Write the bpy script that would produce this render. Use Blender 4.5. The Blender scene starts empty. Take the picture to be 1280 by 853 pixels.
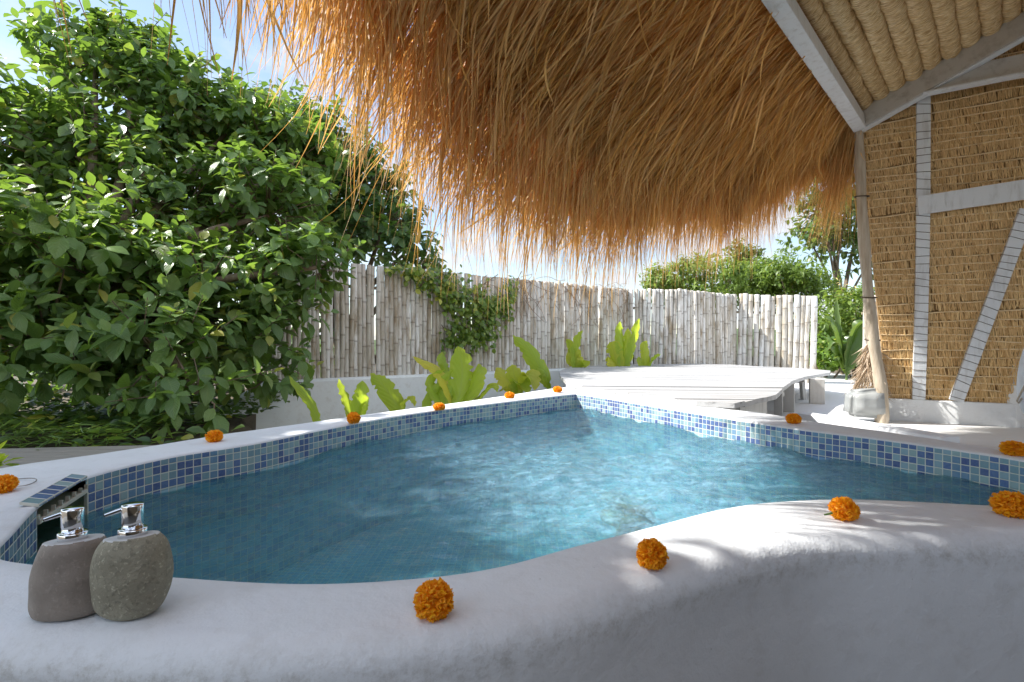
import bpy, bmesh, math, random
import numpy as np
from mathutils import Vector, Matrix, noise as mnoise

random.seed(7)
RNG = np.random.default_rng(11)
SC = bpy.context.scene
COL = SC.collection
CAM_H = 0.45
F = 640.0            # focal length in photo pixels (1280 wide)
CX, CY = 640.0, 426.5
R = math.radians

# ------------------------------------------------------------------ helpers
def at(x, y, Y):
    """point seen at photo pixel (x,y) that stands Y metres ahead"""
    return Vector(((x - CX) / F * Y, Y, CAM_H + (CY - y) / F * Y))

def on_z(x, y, z=0.0):
    Y = (CAM_H - z) * F / (y - CY)
    return Vector(((x - CX) / F * Y, Y, z))

def new_obj(name, me, m=None, parent=None):
    o = bpy.data.objects.new(name, me)
    COL.objects.link(o)
    if m is not None:
        me.materials.append(m)
    if parent is not None:
        o.parent = parent
    return o

def tag(o, label, cat, group=None):
    o['label'] = label
    o['category'] = cat
    if group:
        o['group'] = group
    return o

def thing(name, label, cat, loc=(0, 0, 0), rz=0.0, group=None):
    o = bpy.data.objects.new(name, None)
    COL.objects.link(o)
    o.empty_display_size = 0.1
    o.location = loc
    o.rotation_euler = (0, 0, rz)
    return tag(o, label, cat, group)

def struct(o, kind='structure'):
    o['kind'] = kind
    return o

def fast_mesh(name, V, Fc, smooth=True, uv=None, attrs=None):
    """V (n,3) array, Fc (m,k) array of equal sized faces"""
    V = np.asarray(V, dtype=np.float32)
    Fc = np.asarray(Fc, dtype=np.int32)
    me = bpy.data.meshes.new(name)
    m, k = Fc.shape
    me.vertices.add(len(V))
    me.vertices.foreach_set('co', V.ravel())
    me.loops.add(m * k)
    me.loops.foreach_set('vertex_index', Fc.ravel())
    me.polygons.add(m)
    me.polygons.foreach_set('loop_start', np.arange(0, m * k, k, dtype=np.int32))
    me.polygons.foreach_set('loop_total', np.full(m, k, dtype=np.int32))
    me.polygons.foreach_set('use_smooth', np.full(m, smooth, dtype=bool))
    if uv is not None:
        l = me.uv_layers.new(name='UVMap')
        l.data.foreach_set('uv', np.asarray(uv, dtype=np.float32)[Fc.ravel()].ravel())
    if attrs:
        for an, av in attrs.items():
            a = me.attributes.new(an, 'FLOAT', 'POINT')
            a.data.foreach_set('value', np.asarray(av, dtype=np.float32))
    me.update(calc_edges=True)
    me.validate()
    return me

class MB:
    """collects simple shapes and links them as ONE mesh object"""
    def __init__(self):
        self.v, self.f, self.s = [], [], []
    def add(self, vs, fs, smooth=False):
        b = len(self.v)
        self.v += [tuple(p) for p in vs]
        self.f += [tuple(b + i for i in f) for f in fs]
        self.s += [smooth] * len(fs)
    def box(self, c, s, rot=None, bev=0.0):
        c = Vector(c)
        hx, hy, hz = s[0] / 2, s[1] / 2, s[2] / 2
        bm = bmesh.new()
        bmesh.ops.create_cube(bm, size=1)
        for v in bm.verts:
            v.co = Vector((v.co.x * s[0], v.co.y * s[1], v.co.z * s[2]))
        if bev:
            bmesh.ops.bevel(bm, geom=bm.edges[:], offset=bev, segments=2, affect='EDGES', profile=0.6)
        M = (rot.to_4x4() if rot is not None else Matrix.Identity(4))
        bm.verts.index_update()
        self.add([c + M @ v.co for v in bm.verts], [[v.index for v in f.verts] for f in bm.faces])
        bm.free()
    def beam(self, a, b, w, h, nrm, bev=0.004, seg=1, wob=0.0):
        """bar from a to b; w across, h along nrm"""
        a, b, nrm = Vector(a), Vector(b), Vector(nrm).normalized()
        d = b - a
        z = d.normalized()
        y = (nrm - z * nrm.dot(z)).normalized()
        x = y.cross(z)
        rot = Matrix((x, y, z)).transposed()
        self.box((a + b) / 2, (w, h, d.length), rot, bev)
    def tube(self, pts, rad, n=8, cap=True, smooth=True):
        pts = [Vector(p) for p in pts]
        if not hasattr(rad, '__len__'):
            rad = [rad] * len(pts)
        rings = []
        up = None
        for i, p in enumerate(pts):
            t = (pts[min(i + 1, len(pts) - 1)] - pts[max(i - 1, 0)]).normalized()
            if up is None:
                up = t.orthogonal().normalized()
            up = (up - t * up.dot(t)).normalized()
            s = t.cross(up)
            rings.append([p + (up * math.cos(2 * math.pi * k / n) + s * math.sin(2 * math.pi * k / n)) * rad[i] for k in range(n)])
        vs = [q for r in rings for q in r]
        fs = []
        for i in range(len(pts) - 1):
            for k in range(n):
                k2 = (k + 1) % n
                fs.append((i * n + k, i * n + k2, (i + 1) * n + k2, (i + 1) * n + k))
        self.add(vs, fs, smooth)
        if cap:
            self.add(rings[0], [tuple(reversed(range(n)))])
            self.add(rings[-1], [tuple(range(n))])
    def lathe(self, prof, n=32, sx=1.0, sy=1.0, c=(0, 0, 0), smooth=True):
        vs, fs = [], []
        for r, z in prof:
            for k in range(n):
                a = 2 * math.pi * k / n
                vs.append((c[0] + r * sx * math.cos(a), c[1] + r * sy * math.sin(a), c[2] + z))
        m = len(prof)
        for i in range(m - 1):
            for k in range(n):
                k2 = (k + 1) % n
                fs.append((i * n + k, i * n + k2, (i + 1) * n + k2, (i + 1) * n + k))
        fs.append(tuple(reversed(range(n))))
        fs.append(tuple(range((m - 1) * n, m * n)))
        self.add(vs, fs, smooth)
    def prism(self, poly, z0, z1):
        n = len(poly)
        vs = [(p[0], p[1], z0) for p in poly] + [(p[0], p[1], z1) for p in poly]
        fs = [tuple(reversed(range(n))), tuple(range(n, 2 * n))]
        fs += [(i, (i + 1) % n, n + (i + 1) % n, n + i) for i in range(n)]
        self.add(vs, fs)
    def build(self, name, m, parent=None, bevel=0.0):
        me = bpy.data.meshes.new(name)
        me.from_pydata(self.v, [], self.f)
        me.polygons.foreach_set('use_smooth', self.s)
        me.validate()
        o = new_obj(name, me, m, parent)
        return o

def catmull(P, per=8, closed=False):
    P = [Vector(p) for p in P]
    n = len(P)
    out = []
    rng = range(n if closed else n - 1)
    for i in rng:
        if closed:
            p0, p1, p2, p3 = P[(i - 1) % n], P[i], P[(i + 1) % n], P[(i + 2) % n]
        else:
            p1, p2 = P[i], P[i + 1]
            p0 = P[i - 1] if i > 0 else p1 + (p1 - p2)
            p3 = P[i + 2] if i + 2 < n else p2 + (p2 - p1)
        for k in range(per):
            t = k / per
            out.append(0.5 * ((2 * p1) + (p2 - p0) * t + (2 * p0 - 5 * p1 + 4 * p2 - p3) * t * t + (3 * p1 - p0 - 3 * p2 + p3) * t ** 3))
    if not closed:
        out.append(P[-1].copy())
    return out

# ------------------------------------------------------------------ materials
class NT:
    def __init__(self, name):
        self.m = bpy.data.materials.new(name)
        self.m.use_nodes = True
        self.t = self.m.node_tree
        self.t.nodes.clear()
        self.out = self.n('ShaderNodeOutputMaterial')
    def n(self, ty, **kw):
        nd = self.t.nodes.new(ty)
        for k, v in kw.items():
            if k.startswith('i_'):
                key = k[2:]
                key = int(key) if key.isdigit() else key.replace('_', ' ')
                nd.inputs[key].default_value = v
            else:
                setattr(nd, k, v)
        return nd
    def l(self, a, b):
        self.t.links.new(a, b)
    def math(self, op, a, b=None, clamp=False):
        nd = self.n('ShaderNodeMath', operation=op, use_clamp=clamp)
        for i, x in enumerate((a, b)):
            if x is None:
                continue
            if isinstance(x, (int, float)):
                nd.inputs[i].default_value = x
            else:
                self.l(x, nd.inputs[i])
        return nd.outputs[0]
    def mix(self, fac, a, b, blend='MIX'):
        nd = self.n('ShaderNodeMix', data_type='RGBA', blend_type=blend)
        for sock, x in ((nd.inputs[0], fac), (nd.inputs[6], a), (nd.inputs[7], b)):
            if isinstance(x, (int, float)):
                sock.default_value = x
            elif isinstance(x, tuple):
                sock.default_value = (*x, 1) if len(x) == 3 else x
            else:
                self.l(x, sock)
        return nd.outputs[2]
    def ramp(self, fac, stops, interp='LINEAR'):
        nd = self.n('ShaderNodeValToRGB')
        cr = nd.color_ramp
        cr.interpolation = interp
        while len(cr.elements) < len(stops):
            cr.elements.new(0.5)
        for e, (p, c) in zip(cr.elements, stops):
            e.position = p
            e.color = (*c, 1)
        self.l(fac, nd.inputs[0])
        return nd.outputs[0]
    def noise(self, scale, detail=4, vec=None, rough=0.55, scl=None):
        nd = self.n('ShaderNodeTexNoise', i_Scale=scale, i_Detail=detail, i_Roughness=rough)
        if vec is None:
            vec = self.n('ShaderNodeTexCoord').outputs['Object']
        if scl is not None:
            mp = self.n('ShaderNodeMapping')
            mp.inputs['Scale'].default_value = scl
            self.l(vec, mp.inputs[0])
            vec = mp.outputs[0]
        self.l(vec, nd.inputs['Vector'])
        return nd.outputs['Fac']
    def bump(self, h, dist=0.01, strength=1.0, nrm=None):
        nd = self.n('ShaderNodeBump', i_Distance=dist, i_Strength=strength)
        self.l(h, nd.inputs['Height'])
        if nrm is not None:
            self.l(nrm, nd.inputs['Normal'])
        return nd.outputs[0]
    def bsdf(self, col=None, rough=0.6, nrm=None, **kw):
        nd = self.n('ShaderNodeBsdfPrincipled')
        if col is not None:
            if isinstance(col, tuple):
                nd.inputs['Base Color'].default_value = (*col, 1)
            else:
                self.l(col, nd.inputs['Base Color'])
        if isinstance(rough, (int, float)):
            nd.inputs['Roughness'].default_value = rough
        else:
            self.l(rough, nd.inputs['Roughness'])
        if nrm is not None:
            self.l(nrm, nd.inputs['Normal'])
        for k, v in kw.items():
            nd.inputs[k.replace('_', ' ')].default_value = v
        return nd.outputs[0]
    def done(self, sh):
        self.l(sh, self.out.inputs['Surface'])
        return self.m

def translucent_mix(N, base, tcol, fac):
    tr = N.n('ShaderNodeBsdfTranslucent')
    if isinstance(tcol, tuple):
        tr.inputs[0].default_value = (*tcol, 1)
    else:
        N.l(tcol, tr.inputs[0])
    mx = N.n('ShaderNodeMixShader', i_0=fac)
    N.l(base, mx.inputs[1])
    N.l(tr.outputs[0], mx.inputs[2])
    return mx.outputs[0]

def m_plaster(name, col=(0.755, 0.785, 0.815), dirt=0.35, face=False):
    N = NT(name)
    a = N.noise(3.0, 6)
    b = N.noise(28.0, 5)
    c = N.noise(220.0, 3)
    d = N.noise(11, 8, rough=0.7)
    stain = N.math('MULTIPLY', N.ramp(d, [(0.52, (0, 0, 0)), (0.80, (1, 1, 1))]), dirt)
    colr = N.mix(N.math('MULTIPLY', a, 0.22), col, tuple(x * 0.80 for x in col))
    colr = N.mix(stain, colr, (0.42, 0.40, 0.36))
    sp = N.n('ShaderNodeTexVoronoi', i_Scale=16.0)
    N.l(N.n('ShaderNodeTexCoord').outputs['Object'], sp.inputs['Vector'])
    spk = N.ramp(sp.outputs['Distance'], [(0.0, (1, 1, 1)), (0.045, (0, 0, 0))])
    colr = N.mix(N.math('MULTIPLY', spk, 0.55), colr, (0.16, 0.15, 0.14))
    if face:   # scuffs and grime along the worn outer edge of the rim
        sz = N.n('ShaderNodeSeparateXYZ')
        N.l(N.n('ShaderNodeTexCoord').outputs['Object'], sz.inputs[0])
        band = N.math('MULTIPLY', N.ramp(N.math('ABSOLUTE', N.math('ADD', sz.outputs[2], 0.05)), [(0.0, (1, 1, 1)), (0.05, (0, 0, 0))]), N.ramp(N.noise(45.0, 8, rough=0.8), [(0.47, (0, 0, 0)), (0.72, (1, 1, 1))]))
        colr = N.mix(N.math('MULTIPLY', band, 0.7), colr, (0.33, 0.31, 0.26))
    nb = N.bump(a, 0.03, 0.5)
    nb = N.bump(b, 0.005, 0.5, nb)
    nb = N.bump(c, 0.0012, 0.5, nb)
    return N.done(N.bsdf(colr, 0.55, nb))

def m_paintwood(name, col=(0.66, 0.69, 0.72), worn=(0.30, 0.27, 0.23), amt=0.45, scl=(20, 20, 2.5), tc='Object'):
    N = NT(name)
    vec = N.n('ShaderNodeTexCoord').outputs[tc]
    g = N.noise(1.0, 8, vec, 0.65, scl)
    b = N.noise(4.0, 6, vec)
    f = N.math('MULTIPLY', N.ramp(g, [(0.50, (0, 0, 0)), (0.72, (1, 1, 1))]), amt)
    colr = N.mix(f, col, worn)
    colr = N.mix(N.math('MULTIPLY', b, 0.25), colr, tuple(x * 0.75 for x in col))
    nb = N.bump(g, 0.004, 0.7)
    return N.done(N.bsdf(colr, 0.55, nb))

def m_tile(name, pale=0.0, dk=1.0):
    N = NT(name)
    uv = N.n('ShaderNodeUVMap').outputs[0]
    fl = N.n('ShaderNodeVectorMath', operation='FLOOR')
    N.l(uv, fl.inputs[0])
    fr = N.n('ShaderNodeVectorMath', operation='FRACTION')
    N.l(uv, fr.inputs[0])
    wn = N.n('ShaderNodeTexWhiteNoise', noise_dimensions='2D')
    N.l(fl.outputs[0], wn.inputs['Vector'])
    c = N.ramp(wn.outputs['Value'], [(0.0, (0.035, 0.075, 0.36)), (0.18, (0.07, 0.15, 0.47)), (0.34, (0.15, 0.31, 0.54)),
                                     (0.52, (0.25, 0.43, 0.53)), (0.70, (0.36, 0.55, 0.67)), (0.86, (0.42, 0.58, 0.60))], 'CONSTANT')
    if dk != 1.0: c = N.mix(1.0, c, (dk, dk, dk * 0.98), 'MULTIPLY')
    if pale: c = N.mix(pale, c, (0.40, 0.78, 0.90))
    mott = N.noise(90.0, 4)
    c = N.mix(N.math('MULTIPLY', mott, 0.45), c, (0.34, 0.43, 0.47))
    sx = N.n('ShaderNodeSeparateXYZ')
    N.l(fr.outputs[0], sx.inputs[0])
    ax = N.math('ABSOLUTE', N.math('SUBTRACT', sx.outputs[0], 0.5))
    ay = N.math('ABSOLUTE', N.math('SUBTRACT', sx.outputs[1], 0.5))
    mx = N.math('MAXIMUM', ax, ay)
    grout = N.ramp(mx, [(0.43, (0, 0, 0)), (0.455, (1, 1, 1))])
    gdirt = N.noise(15.0, 4)
    gcol = N.mix(gdirt, (0.72, 0.71, 0.63), (0.55, 0.56, 0.48))
    colr = N.mix(grout, c, gcol)
    rough = N.mix(grout, (0.12, 0.12, 0.12), (0.8, 0.8, 0.8))
    h = N.ramp(mx, [(0.36, (1, 1, 1)), (0.46, (0, 0, 0))])
    nb = N.bump(h, 0.0018, 0.7)
    tl = N.bump(wn.outputs['Value'], 0.001, 0.15, nb)
    return N.done(N.bsdf(colr, rough, nb))

def m_water(name):
    N = NT(name)
    rf = N.n('ShaderNodeBsdfRefraction', i_Roughness=0.0, i_IOR=1.333)
    rf.inputs[0].default_value = (0.62, 0.95, 1.0, 1)
    tp = N.n('ShaderNodeBsdfTransparent')
    tp.inputs[0].default_value = (0.62, 0.95, 1.0, 1)
    m1 = N.n('ShaderNodeMixShader', i_0=0.58)
    N.l(rf.outputs[0], m1.inputs[1]); N.l(tp.outputs[0], m1.inputs[2])
    # fine air bubbles stirred up by the jets
    at_ = N.n('ShaderNodeAttribute', attribute_name='air').outputs['Fac']
    b1 = N.bump(N.noise(22.0, 6, rough=0.65), 0.022, 0.9)
    b1 = N.bump(N.noise(75.0, 3), 0.005, 0.8, b1)
    b0 = N.bump(N.noise(14.0, 3), 0.008, 0.35)
    N.l(b0, rf.inputs['Normal'])
    nz_ = N.noise(16.0, 8, rough=0.7)
    nf_ = N.noise(160.0, 3)
    fb = N.math('MULTIPLY', N.ramp(nz_, [(0.36, (0.22, 0.22, 0.22)), (0.66, (1, 1, 1))]), N.math('ADD', N.math('MULTIPLY', nf_, 0.7), 0.35))
    fac = N.math('MULTIPLY', fb, at_, True)
    df = N.n('ShaderNodeBsdfDiffuse'); df.inputs[0].default_value = (0.42, 0.75, 0.98, 1); N.l(N.bump(N.noise(17.0, 7, rough=0.6, scl=(1, 1.6, 1)), 0.06, 1.0, b1), df.inputs['Normal'])
    m2 = N.n('ShaderNodeMixShader')
    N.l(fac, m2.inputs[0]); N.l(m1.outputs[0], m2.inputs[1]); N.l(df.outputs[0], m2.inputs[2])
    gl = N.n('ShaderNodeBsdfGlossy', i_Roughness=0.02)
    fr_ = N.n('ShaderNodeFresnel', i_IOR=1.333)
    N.l(b1, gl.inputs['Normal']); N.l(b1, fr_.inputs['Normal'])
    m3 = N.n('ShaderNodeMixShader')
    N.l(fr_.outputs[0], m3.inputs[0]); N.l(m2.outputs[0], m3.inputs[1]); N.l(gl.outputs[0], m3.inputs[2])
    return N.done(m3.outputs[0])

def m_straw(name, c1=(0.42, 0.25, 0.09), c2=(0.58, 0.40, 0.19), c3=(0.25, 0.13, 0.045), tr=(0.85, 0.42, 0.10), tf=0.4):
    N = NT(name)
    ri = N.n('ShaderNodeNewGeometry').outputs['Random Per Island']
    c = N.ramp(ri, [(0.0, c3), (0.22, c1), (0.55, c2), (0.8, tuple(0.85 * x for x in c1)), (1.0, tuple(min(1, x * 1.3) for x in c2))])
    s = N.bsdf(c, 0.5)
    t = N.mix(0.5, c, tr)
    return N.done(translucent_mix(N, s, t, tf))

def m_leaf(name, c1=(0.115, 0.205, 0.07), c2=(0.18, 0.29, 0.08), young=(0.36, 0.34, 0.05), tr=(0.27, 0.44, 0.05), tf=0.36, rough=0.34, vein=True):
    N = NT(name)
    ri = N.n('ShaderNodeNewGeometry').outputs['Random Per Island']
    c = N.ramp(ri, [(0.0, tuple(x * 0.75 for x in c1)), (0.45, c1), (1.0, c2)])
    at_ = N.n('ShaderNodeAttribute', attribute_name='young')
    y = at_.outputs['Fac']
    c = N.mix(y, c, young)
    tcol = N.mix(y, tr, tuple(min(1, v * 2.0) for v in young))
    nb = None
    if vein:
        uv = N.n('ShaderNodeUVMap').outputs[0]
        sx = N.n('ShaderNodeSeparateXYZ')
        N.l(uv, sx.inputs[0])
        ax = N.math('ABSOLUTE', sx.outputs[0])
        w = N.math('SINE', N.math('MULTIPLY', N.math('SUBTRACT', sx.outputs[1], N.math('MULTIPLY', ax, 0.35)), 50.0))
        mid = N.ramp(ax, [(0.0, (1, 1, 1)), (0.10, (0, 0, 0))])
        c = N.mix(N.math('MULTIPLY', mid, 0.5), c, (0.22, 0.30, 0.09))
        nb = N.bump(w, 0.004, 0.35)
    s = N.bsdf(c, rough, nb)
    return N.done(translucent_mix(N, s, tcol, tf))

def m_noise(name, c1, c2, scale=6.0, rough=0.8, bump=0.01, bscale=None, scl=None, detail=6):
    N = NT(name)
    a = N.noise(scale, detail, scl=scl)
    b = N.noise(bscale or scale * 4, 5, scl=scl)
    return N.done(N.bsdf(N.ramp(a, [(0.3, c1), (0.7, c2)]), rough, N.bump(b, bump, 0.8)))

def m_bamboo(name):
    N = NT(name)
    tcn = N.n('ShaderNodeTexCoord').outputs['Object']
    ri = N.n('ShaderNodeNewGeometry').outputs['Random Per Island']
    # every pole reads its own piece of the stain texture
    cb = N.n('ShaderNodeCombineXYZ')
    N.l(N.math('MULTIPLY', ri, 37.0), cb.inputs[2])
    ad = N.n('ShaderNodeVectorMath', operation='ADD')
    N.l(tcn, ad.inputs[0]); N.l(cb.outputs[0], ad.inputs[1])
    v = ad.outputs[0]
    s = N.noise(1.0, 6, v, 0.65, (9, 9, 2.2))
    fine = N.noise(1.0, 5, v, 0.6, (90, 90, 6))
    base = N.ramp(ri, [(0.0, (0.47, 0.44, 0.38)), (0.4, (0.60, 0.58, 0.54)), (1.0, (0.72, 0.72, 0.70))])
    c = N.mix(N.ramp(s, [(0.46, (0, 0, 0)), (0.66, (1, 1, 1))]), base, (0.30, 0.24, 0.16))
    c = N.mix(N.math('MULTIPLY', N.ramp(fine, [(0.5, (0, 0, 0)), (0.75, (1, 1, 1))]), 0.55), c, (0.22, 0.18, 0.13))
    nd = N.n('ShaderNodeAttribute', attribute_name='node').outputs['Fac']
    c = N.mix(N.math('MULTIPLY', nd, 0.75), c, (0.14, 0.11, 0.08))
    return N.done(N.bsdf(c, 0.6, N.bump(fine, 0.002, 0.6)))

def m_roll(name):
    N = NT(name)
    uv = N.n('ShaderNodeUVMap').outputs[0]
    a = N.noise(1.0, 6, uv, 0.6, (7, 120, 1))
    b = N.noise(1.0, 4, uv, 0.6, (3, 20, 1))
    c = N.ramp(a, [(0.34, (0.20, 0.10, 0.03)), (0.46, (0.60, 0.40, 0.17)), (0.60, (0.86, 0.71, 0.45))])
    c = N.mix(N.math('MULTIPLY', N.ramp(b, [(0.45, (0, 0, 0)), (0.65, (1, 1, 1))]), 0.6), c, (0.34, 0.19, 0.06))  # dark blotches paint the shade of the straw crevices into the colour
    return N.done(N.bsdf(c, 0.42, N.bump(a, 0.006, 0.9)))

M = {}
M['plaster'] = m_plaster('white_plaster')
M['rim'] = m_plaster('whitewashed_rim_plaster', face=True)
M['plaster_wall'] = m_plaster('white_wall_plaster', (0.74, 0.755, 0.76), 0.25)
M['terrace'] = m_plaster('terrace_plaster', (0.72, 0.72, 0.71), 0.15)
M['shell'] = None
M['planter'] = m_plaster('planter_plaster', (0.66, 0.70, 0.72), 0.6)
M['wood_white'] = m_paintwood('white_painted_wood')
M['wood_deck'] = m_paintwood('white_deck_boards', (0.44, 0.44, 0.44), (0.15, 0.145, 0.14), 1.0, (1.1, 24, 24))
M['wood_leg'] = m_paintwood('weathered_white_wood', (0.56, 0.55, 0.52), (0.25, 0.22, 0.19), 0.5)
M['wood_grey'] = m_paintwood('grey_white_beam_wood', (0.50, 0.48, 0.45), (0.23, 0.19, 0.15), 0.6, (14, 14, 14))
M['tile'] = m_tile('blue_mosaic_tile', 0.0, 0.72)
M['tile_under'] = m_tile('brightened_wall_mosaic', 0.3)  # same wall tile, made paler below the waterline to brighten the shaded pool
M['tile_floor'] = m_tile('brightened_floor_mosaic', 0.6)  # same mosaic lightened so the floor seems to get more light
M['water'] = m_water('pool_water')
M['straw'] = m_straw('dry_straw', (0.56, 0.335, 0.105), (0.74, 0.52, 0.235), (0.29, 0.15, 0.045), (0.95, 0.46, 0.07), 0.42)
M['straw_pale'] = m_straw('pale_dry_straw', (0.68, 0.43, 0.17), (0.82, 0.58, 0.28), (0.52, 0.30, 0.10), (0.80, 0.50, 0.18), 0.15)
def m_mass():
    N = NT('thatch_mass')
    a_ = N.noise(20, 6, scl=(6, 6, 1))
    c = N.ramp(a_, [(0.3, (0.24, 0.13, 0.045)), (0.7, (0.46, 0.28, 0.12))])
    s_ = N.bsdf(c, 0.8, N.bump(N.noise(60, 5, scl=(6, 6, 1)), 0.02, 0.8))
    return N.done(translucent_mix(N, s_, (0.9, 0.62, 0.30), 0.22))
M['straw_mass'] = m_mass()
M['mat_back'] = m_noise('thatch_backing', (0.24, 0.14, 0.05), (0.42, 0.26, 0.11), 18, 0.8, 0.01)
M['roll'] = m_roll('bound_straw_roll')
M['bamboo'] = m_bamboo('whitewashed_bamboo')
M['rail'] = m_noise('rail_wood', (0.20, 0.16, 0.11), (0.32, 0.27, 0.20), 20, 0.7, 0.004)
M['leaf'] = m_leaf('broad_green_leaf')
M['leaf_dark'] = m_leaf('dark_green_leaf', (0.075, 0.15, 0.055), (0.11, 0.20, 0.06), tr=(0.19, 0.34, 0.04))
M['leaf_vine'] = m_leaf('vine_leaf', (0.09, 0.17, 0.035), (0.20, 0.30, 0.05), (0.42, 0.44, 0.08), (0.25, 0.40, 0.04), vein=False)
M['leaf_bush'] = m_leaf('light_bush_leaf', (0.10, 0.17, 0.028), (0.17, 0.25, 0.045), (0.30, 0.32, 0.06), (0.32, 0.45, 0.06), 0.35, 0.5, vein=False)
M['leaf_tall'] = m_leaf('tall_tree_leaf', (0.05, 0.10, 0.022), (0.11, 0.17, 0.035), (0.25, 0.26, 0.05), (0.22, 0.33, 0.05), vein=False)
M['leaf_banana'] = m_leaf('banana_leaf', (0.24, 0.36, 0.03), (0.34, 0.46, 0.045), (0.60, 0.50, 0.06), (0.60, 0.78, 0.05), 0.5, 0.4)
M['leaf_ground'] = m_leaf('ground_leaf', (0.04, 0.09, 0.025), (0.08, 0.14, 0.03), vein=False)
M['bark'] = m_noise('grey_brown_bark', (0.10, 0.075, 0.05), (0.22, 0.17, 0.12), 14, 0.85, 0.01, 40, (1, 1, 0.3))
M['post'] = m_noise('smooth_pale_post', (0.36, 0.29, 0.21), (0.55, 0.48, 0.38), 9, 0.6, 0.004, 60, (4, 4, 0.5))
M['coir'] = m_straw('coir_fibre', (0.36, 0.26, 0.16), (0.50, 0.39, 0.28), (0.22, 0.15, 0.09), (0.5, 0.35, 0.2), 0.1)
M['soil'] = m_noise('garden_soil', (0.06, 0.048, 0.032), (0.13, 0.10, 0.065), 3, 0.9, 0.03, 30)
M['path_wood'] = m_paintwood('grey_path_boards', (0.30, 0.28, 0.25), (0.15, 0.13, 0.11), 0.7, (2, 30, 30))
M['twine'] = m_noise('dark_twine', (0.05, 0.035, 0.02), (0.12, 0.08, 0.05), 50, 0.8, 0.001)
M['rock'] = m_noise('grey_smooth_stone', (0.22, 0.235, 0.235), (0.36, 0.375, 0.375), 4, 0.4, 0.006, 12)
M['cloth'] = m_noise('white_blue_cloth', (0.60, 0.66, 0.72), (0.74, 0.78, 0.82), 5, 0.8, 0.004, 300)
M['strap'] = m_noise('beige_strap', (0.40, 0.34, 0.26), (0.52, 0.45, 0.36), 60, 0.7, 0.001)
M['wire'] = m_noise('grey_wire', (0.18, 0.17, 0.15), (0.30, 0.28, 0.25), 60, 0.5, 0.0005)
M['drain'] = m_noise('tan_fitting', (0.45, 0.36, 0.22), (0.62, 0.53, 0.36), 40, 0.5, 0.002)
M['stem_green'] = m_noise('green_stem', (0.05, 0.10, 0.02), (0.10, 0.16, 0.03), 40, 0.5, 0.001)

def m_stone(name, a, b, pit, deep):
    N = NT(name)
    n1 = N.noise(14, 6); n2 = N.noise(110, 5, rough=0.7)
    vo = N.n('ShaderNodeTexVoronoi', i_Scale=150.0)
    N.l(N.n('ShaderNodeTexCoord').outputs['Object'], vo.inputs['Vector'])
    c = N.ramp(n1, [(0.3, a), (0.72, b)])
    c = N.mix(N.math('MULTIPLY', N.ramp(n2, [(0.5, (0, 0, 0)), (0.72, (1, 1, 1))]), deep), c, tuple(x * 0.45 for x in a))
    c = N.mix(N.math('MULTIPLY', N.ramp(N.noise(170, 3), [(0.58, (0, 0, 0)), (0.74, (1, 1, 1))]), deep), c, tuple(min(1, x * 1.7) for x in b))
    nb = N.bump(n1, 0.006, 0.5)
    nb = N.bump(n2, pit, 1.0, nb)
    return N.done(N.bsdf(c, 0.75, nb))
M['stone_brown'] = m_stone('brown_stone', (0.22, 0.188, 0.16), (0.35, 0.305, 0.265), 0.0014, 0.3)
M['stone_olive'] = m_stone('speckled_olive_stone', (0.24, 0.225, 0.165), (0.40, 0.375, 0.285), 0.004, 0.7)
M['stone_cut'] = m_noise('cut_stone_top', (0.52, 0.53, 0.53), (0.64, 0.65, 0.65), 40, 0.6, 0.001)
def m_simple(name, col, rough, **kw):
    N = NT(name)
    n = N.noise(60, 3)
    return N.done(N.bsdf(N.mix(N.math('MULTIPLY', n, 0.1), col, tuple(x * 0.8 for x in col)), rough, None, **kw))
M['chrome'] = m_simple('polished_chrome', (0.78, 0.79, 0.81), 0.10, Metallic=1.0)
M['dark'] = m_simple('dark_hole', (0.02, 0.02, 0.02), 0.5)
M['skimmer'] = m_noise('pale_green_plaster', (0.22, 0.26, 0.16), (0.36, 0.42, 0.30), 8, 0.6, 0.004)
M['grout'] = m_noise('cream_grout', (0.50, 0.48, 0.38), (0.64, 0.62, 0.52), 30, 0.8, 0.002)
def m_petal():
    N = NT('orange_petals')
    ri = N.n('ShaderNodeNewGeometry').outputs['Random Per Island']
    c = N.ramp(ri, [(0.0, (0.84, 0.31, 0.004)), (0.5, (0.93, 0.44, 0.006)), (1.0, (0.97, 0.56, 0.015))])
    s = N.bsdf(c, 0.55)
    return N.done(translucent_mix(N, s, (1.0, 0.50, 0.02), 0.35))
M['petal'] = m_petal()

# ------------------------------------------------------------------ sun, sky, camera
SUN_H = Vector((-0.985, 0.17, 0)).normalized()
SUN_EL = R(44)
SUN = Vector((SUN_H.x * math.cos(SUN_EL), SUN_H.y * math.cos(SUN_EL), math.sin(SUN_EL)))
ld = bpy.data.lights.new('sun', 'SUN')
ld.energy = 5.0
ld.angle = R(0.6)
ld.color = (1.0, 0.96, 0.90)
lo = bpy.data.objects.new('sun', ld)
COL.objects.link(lo)
lo.rotation_euler = SUN.to_track_quat('Z', 'Y').to_euler()
lo.location = SUN * 30

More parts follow.
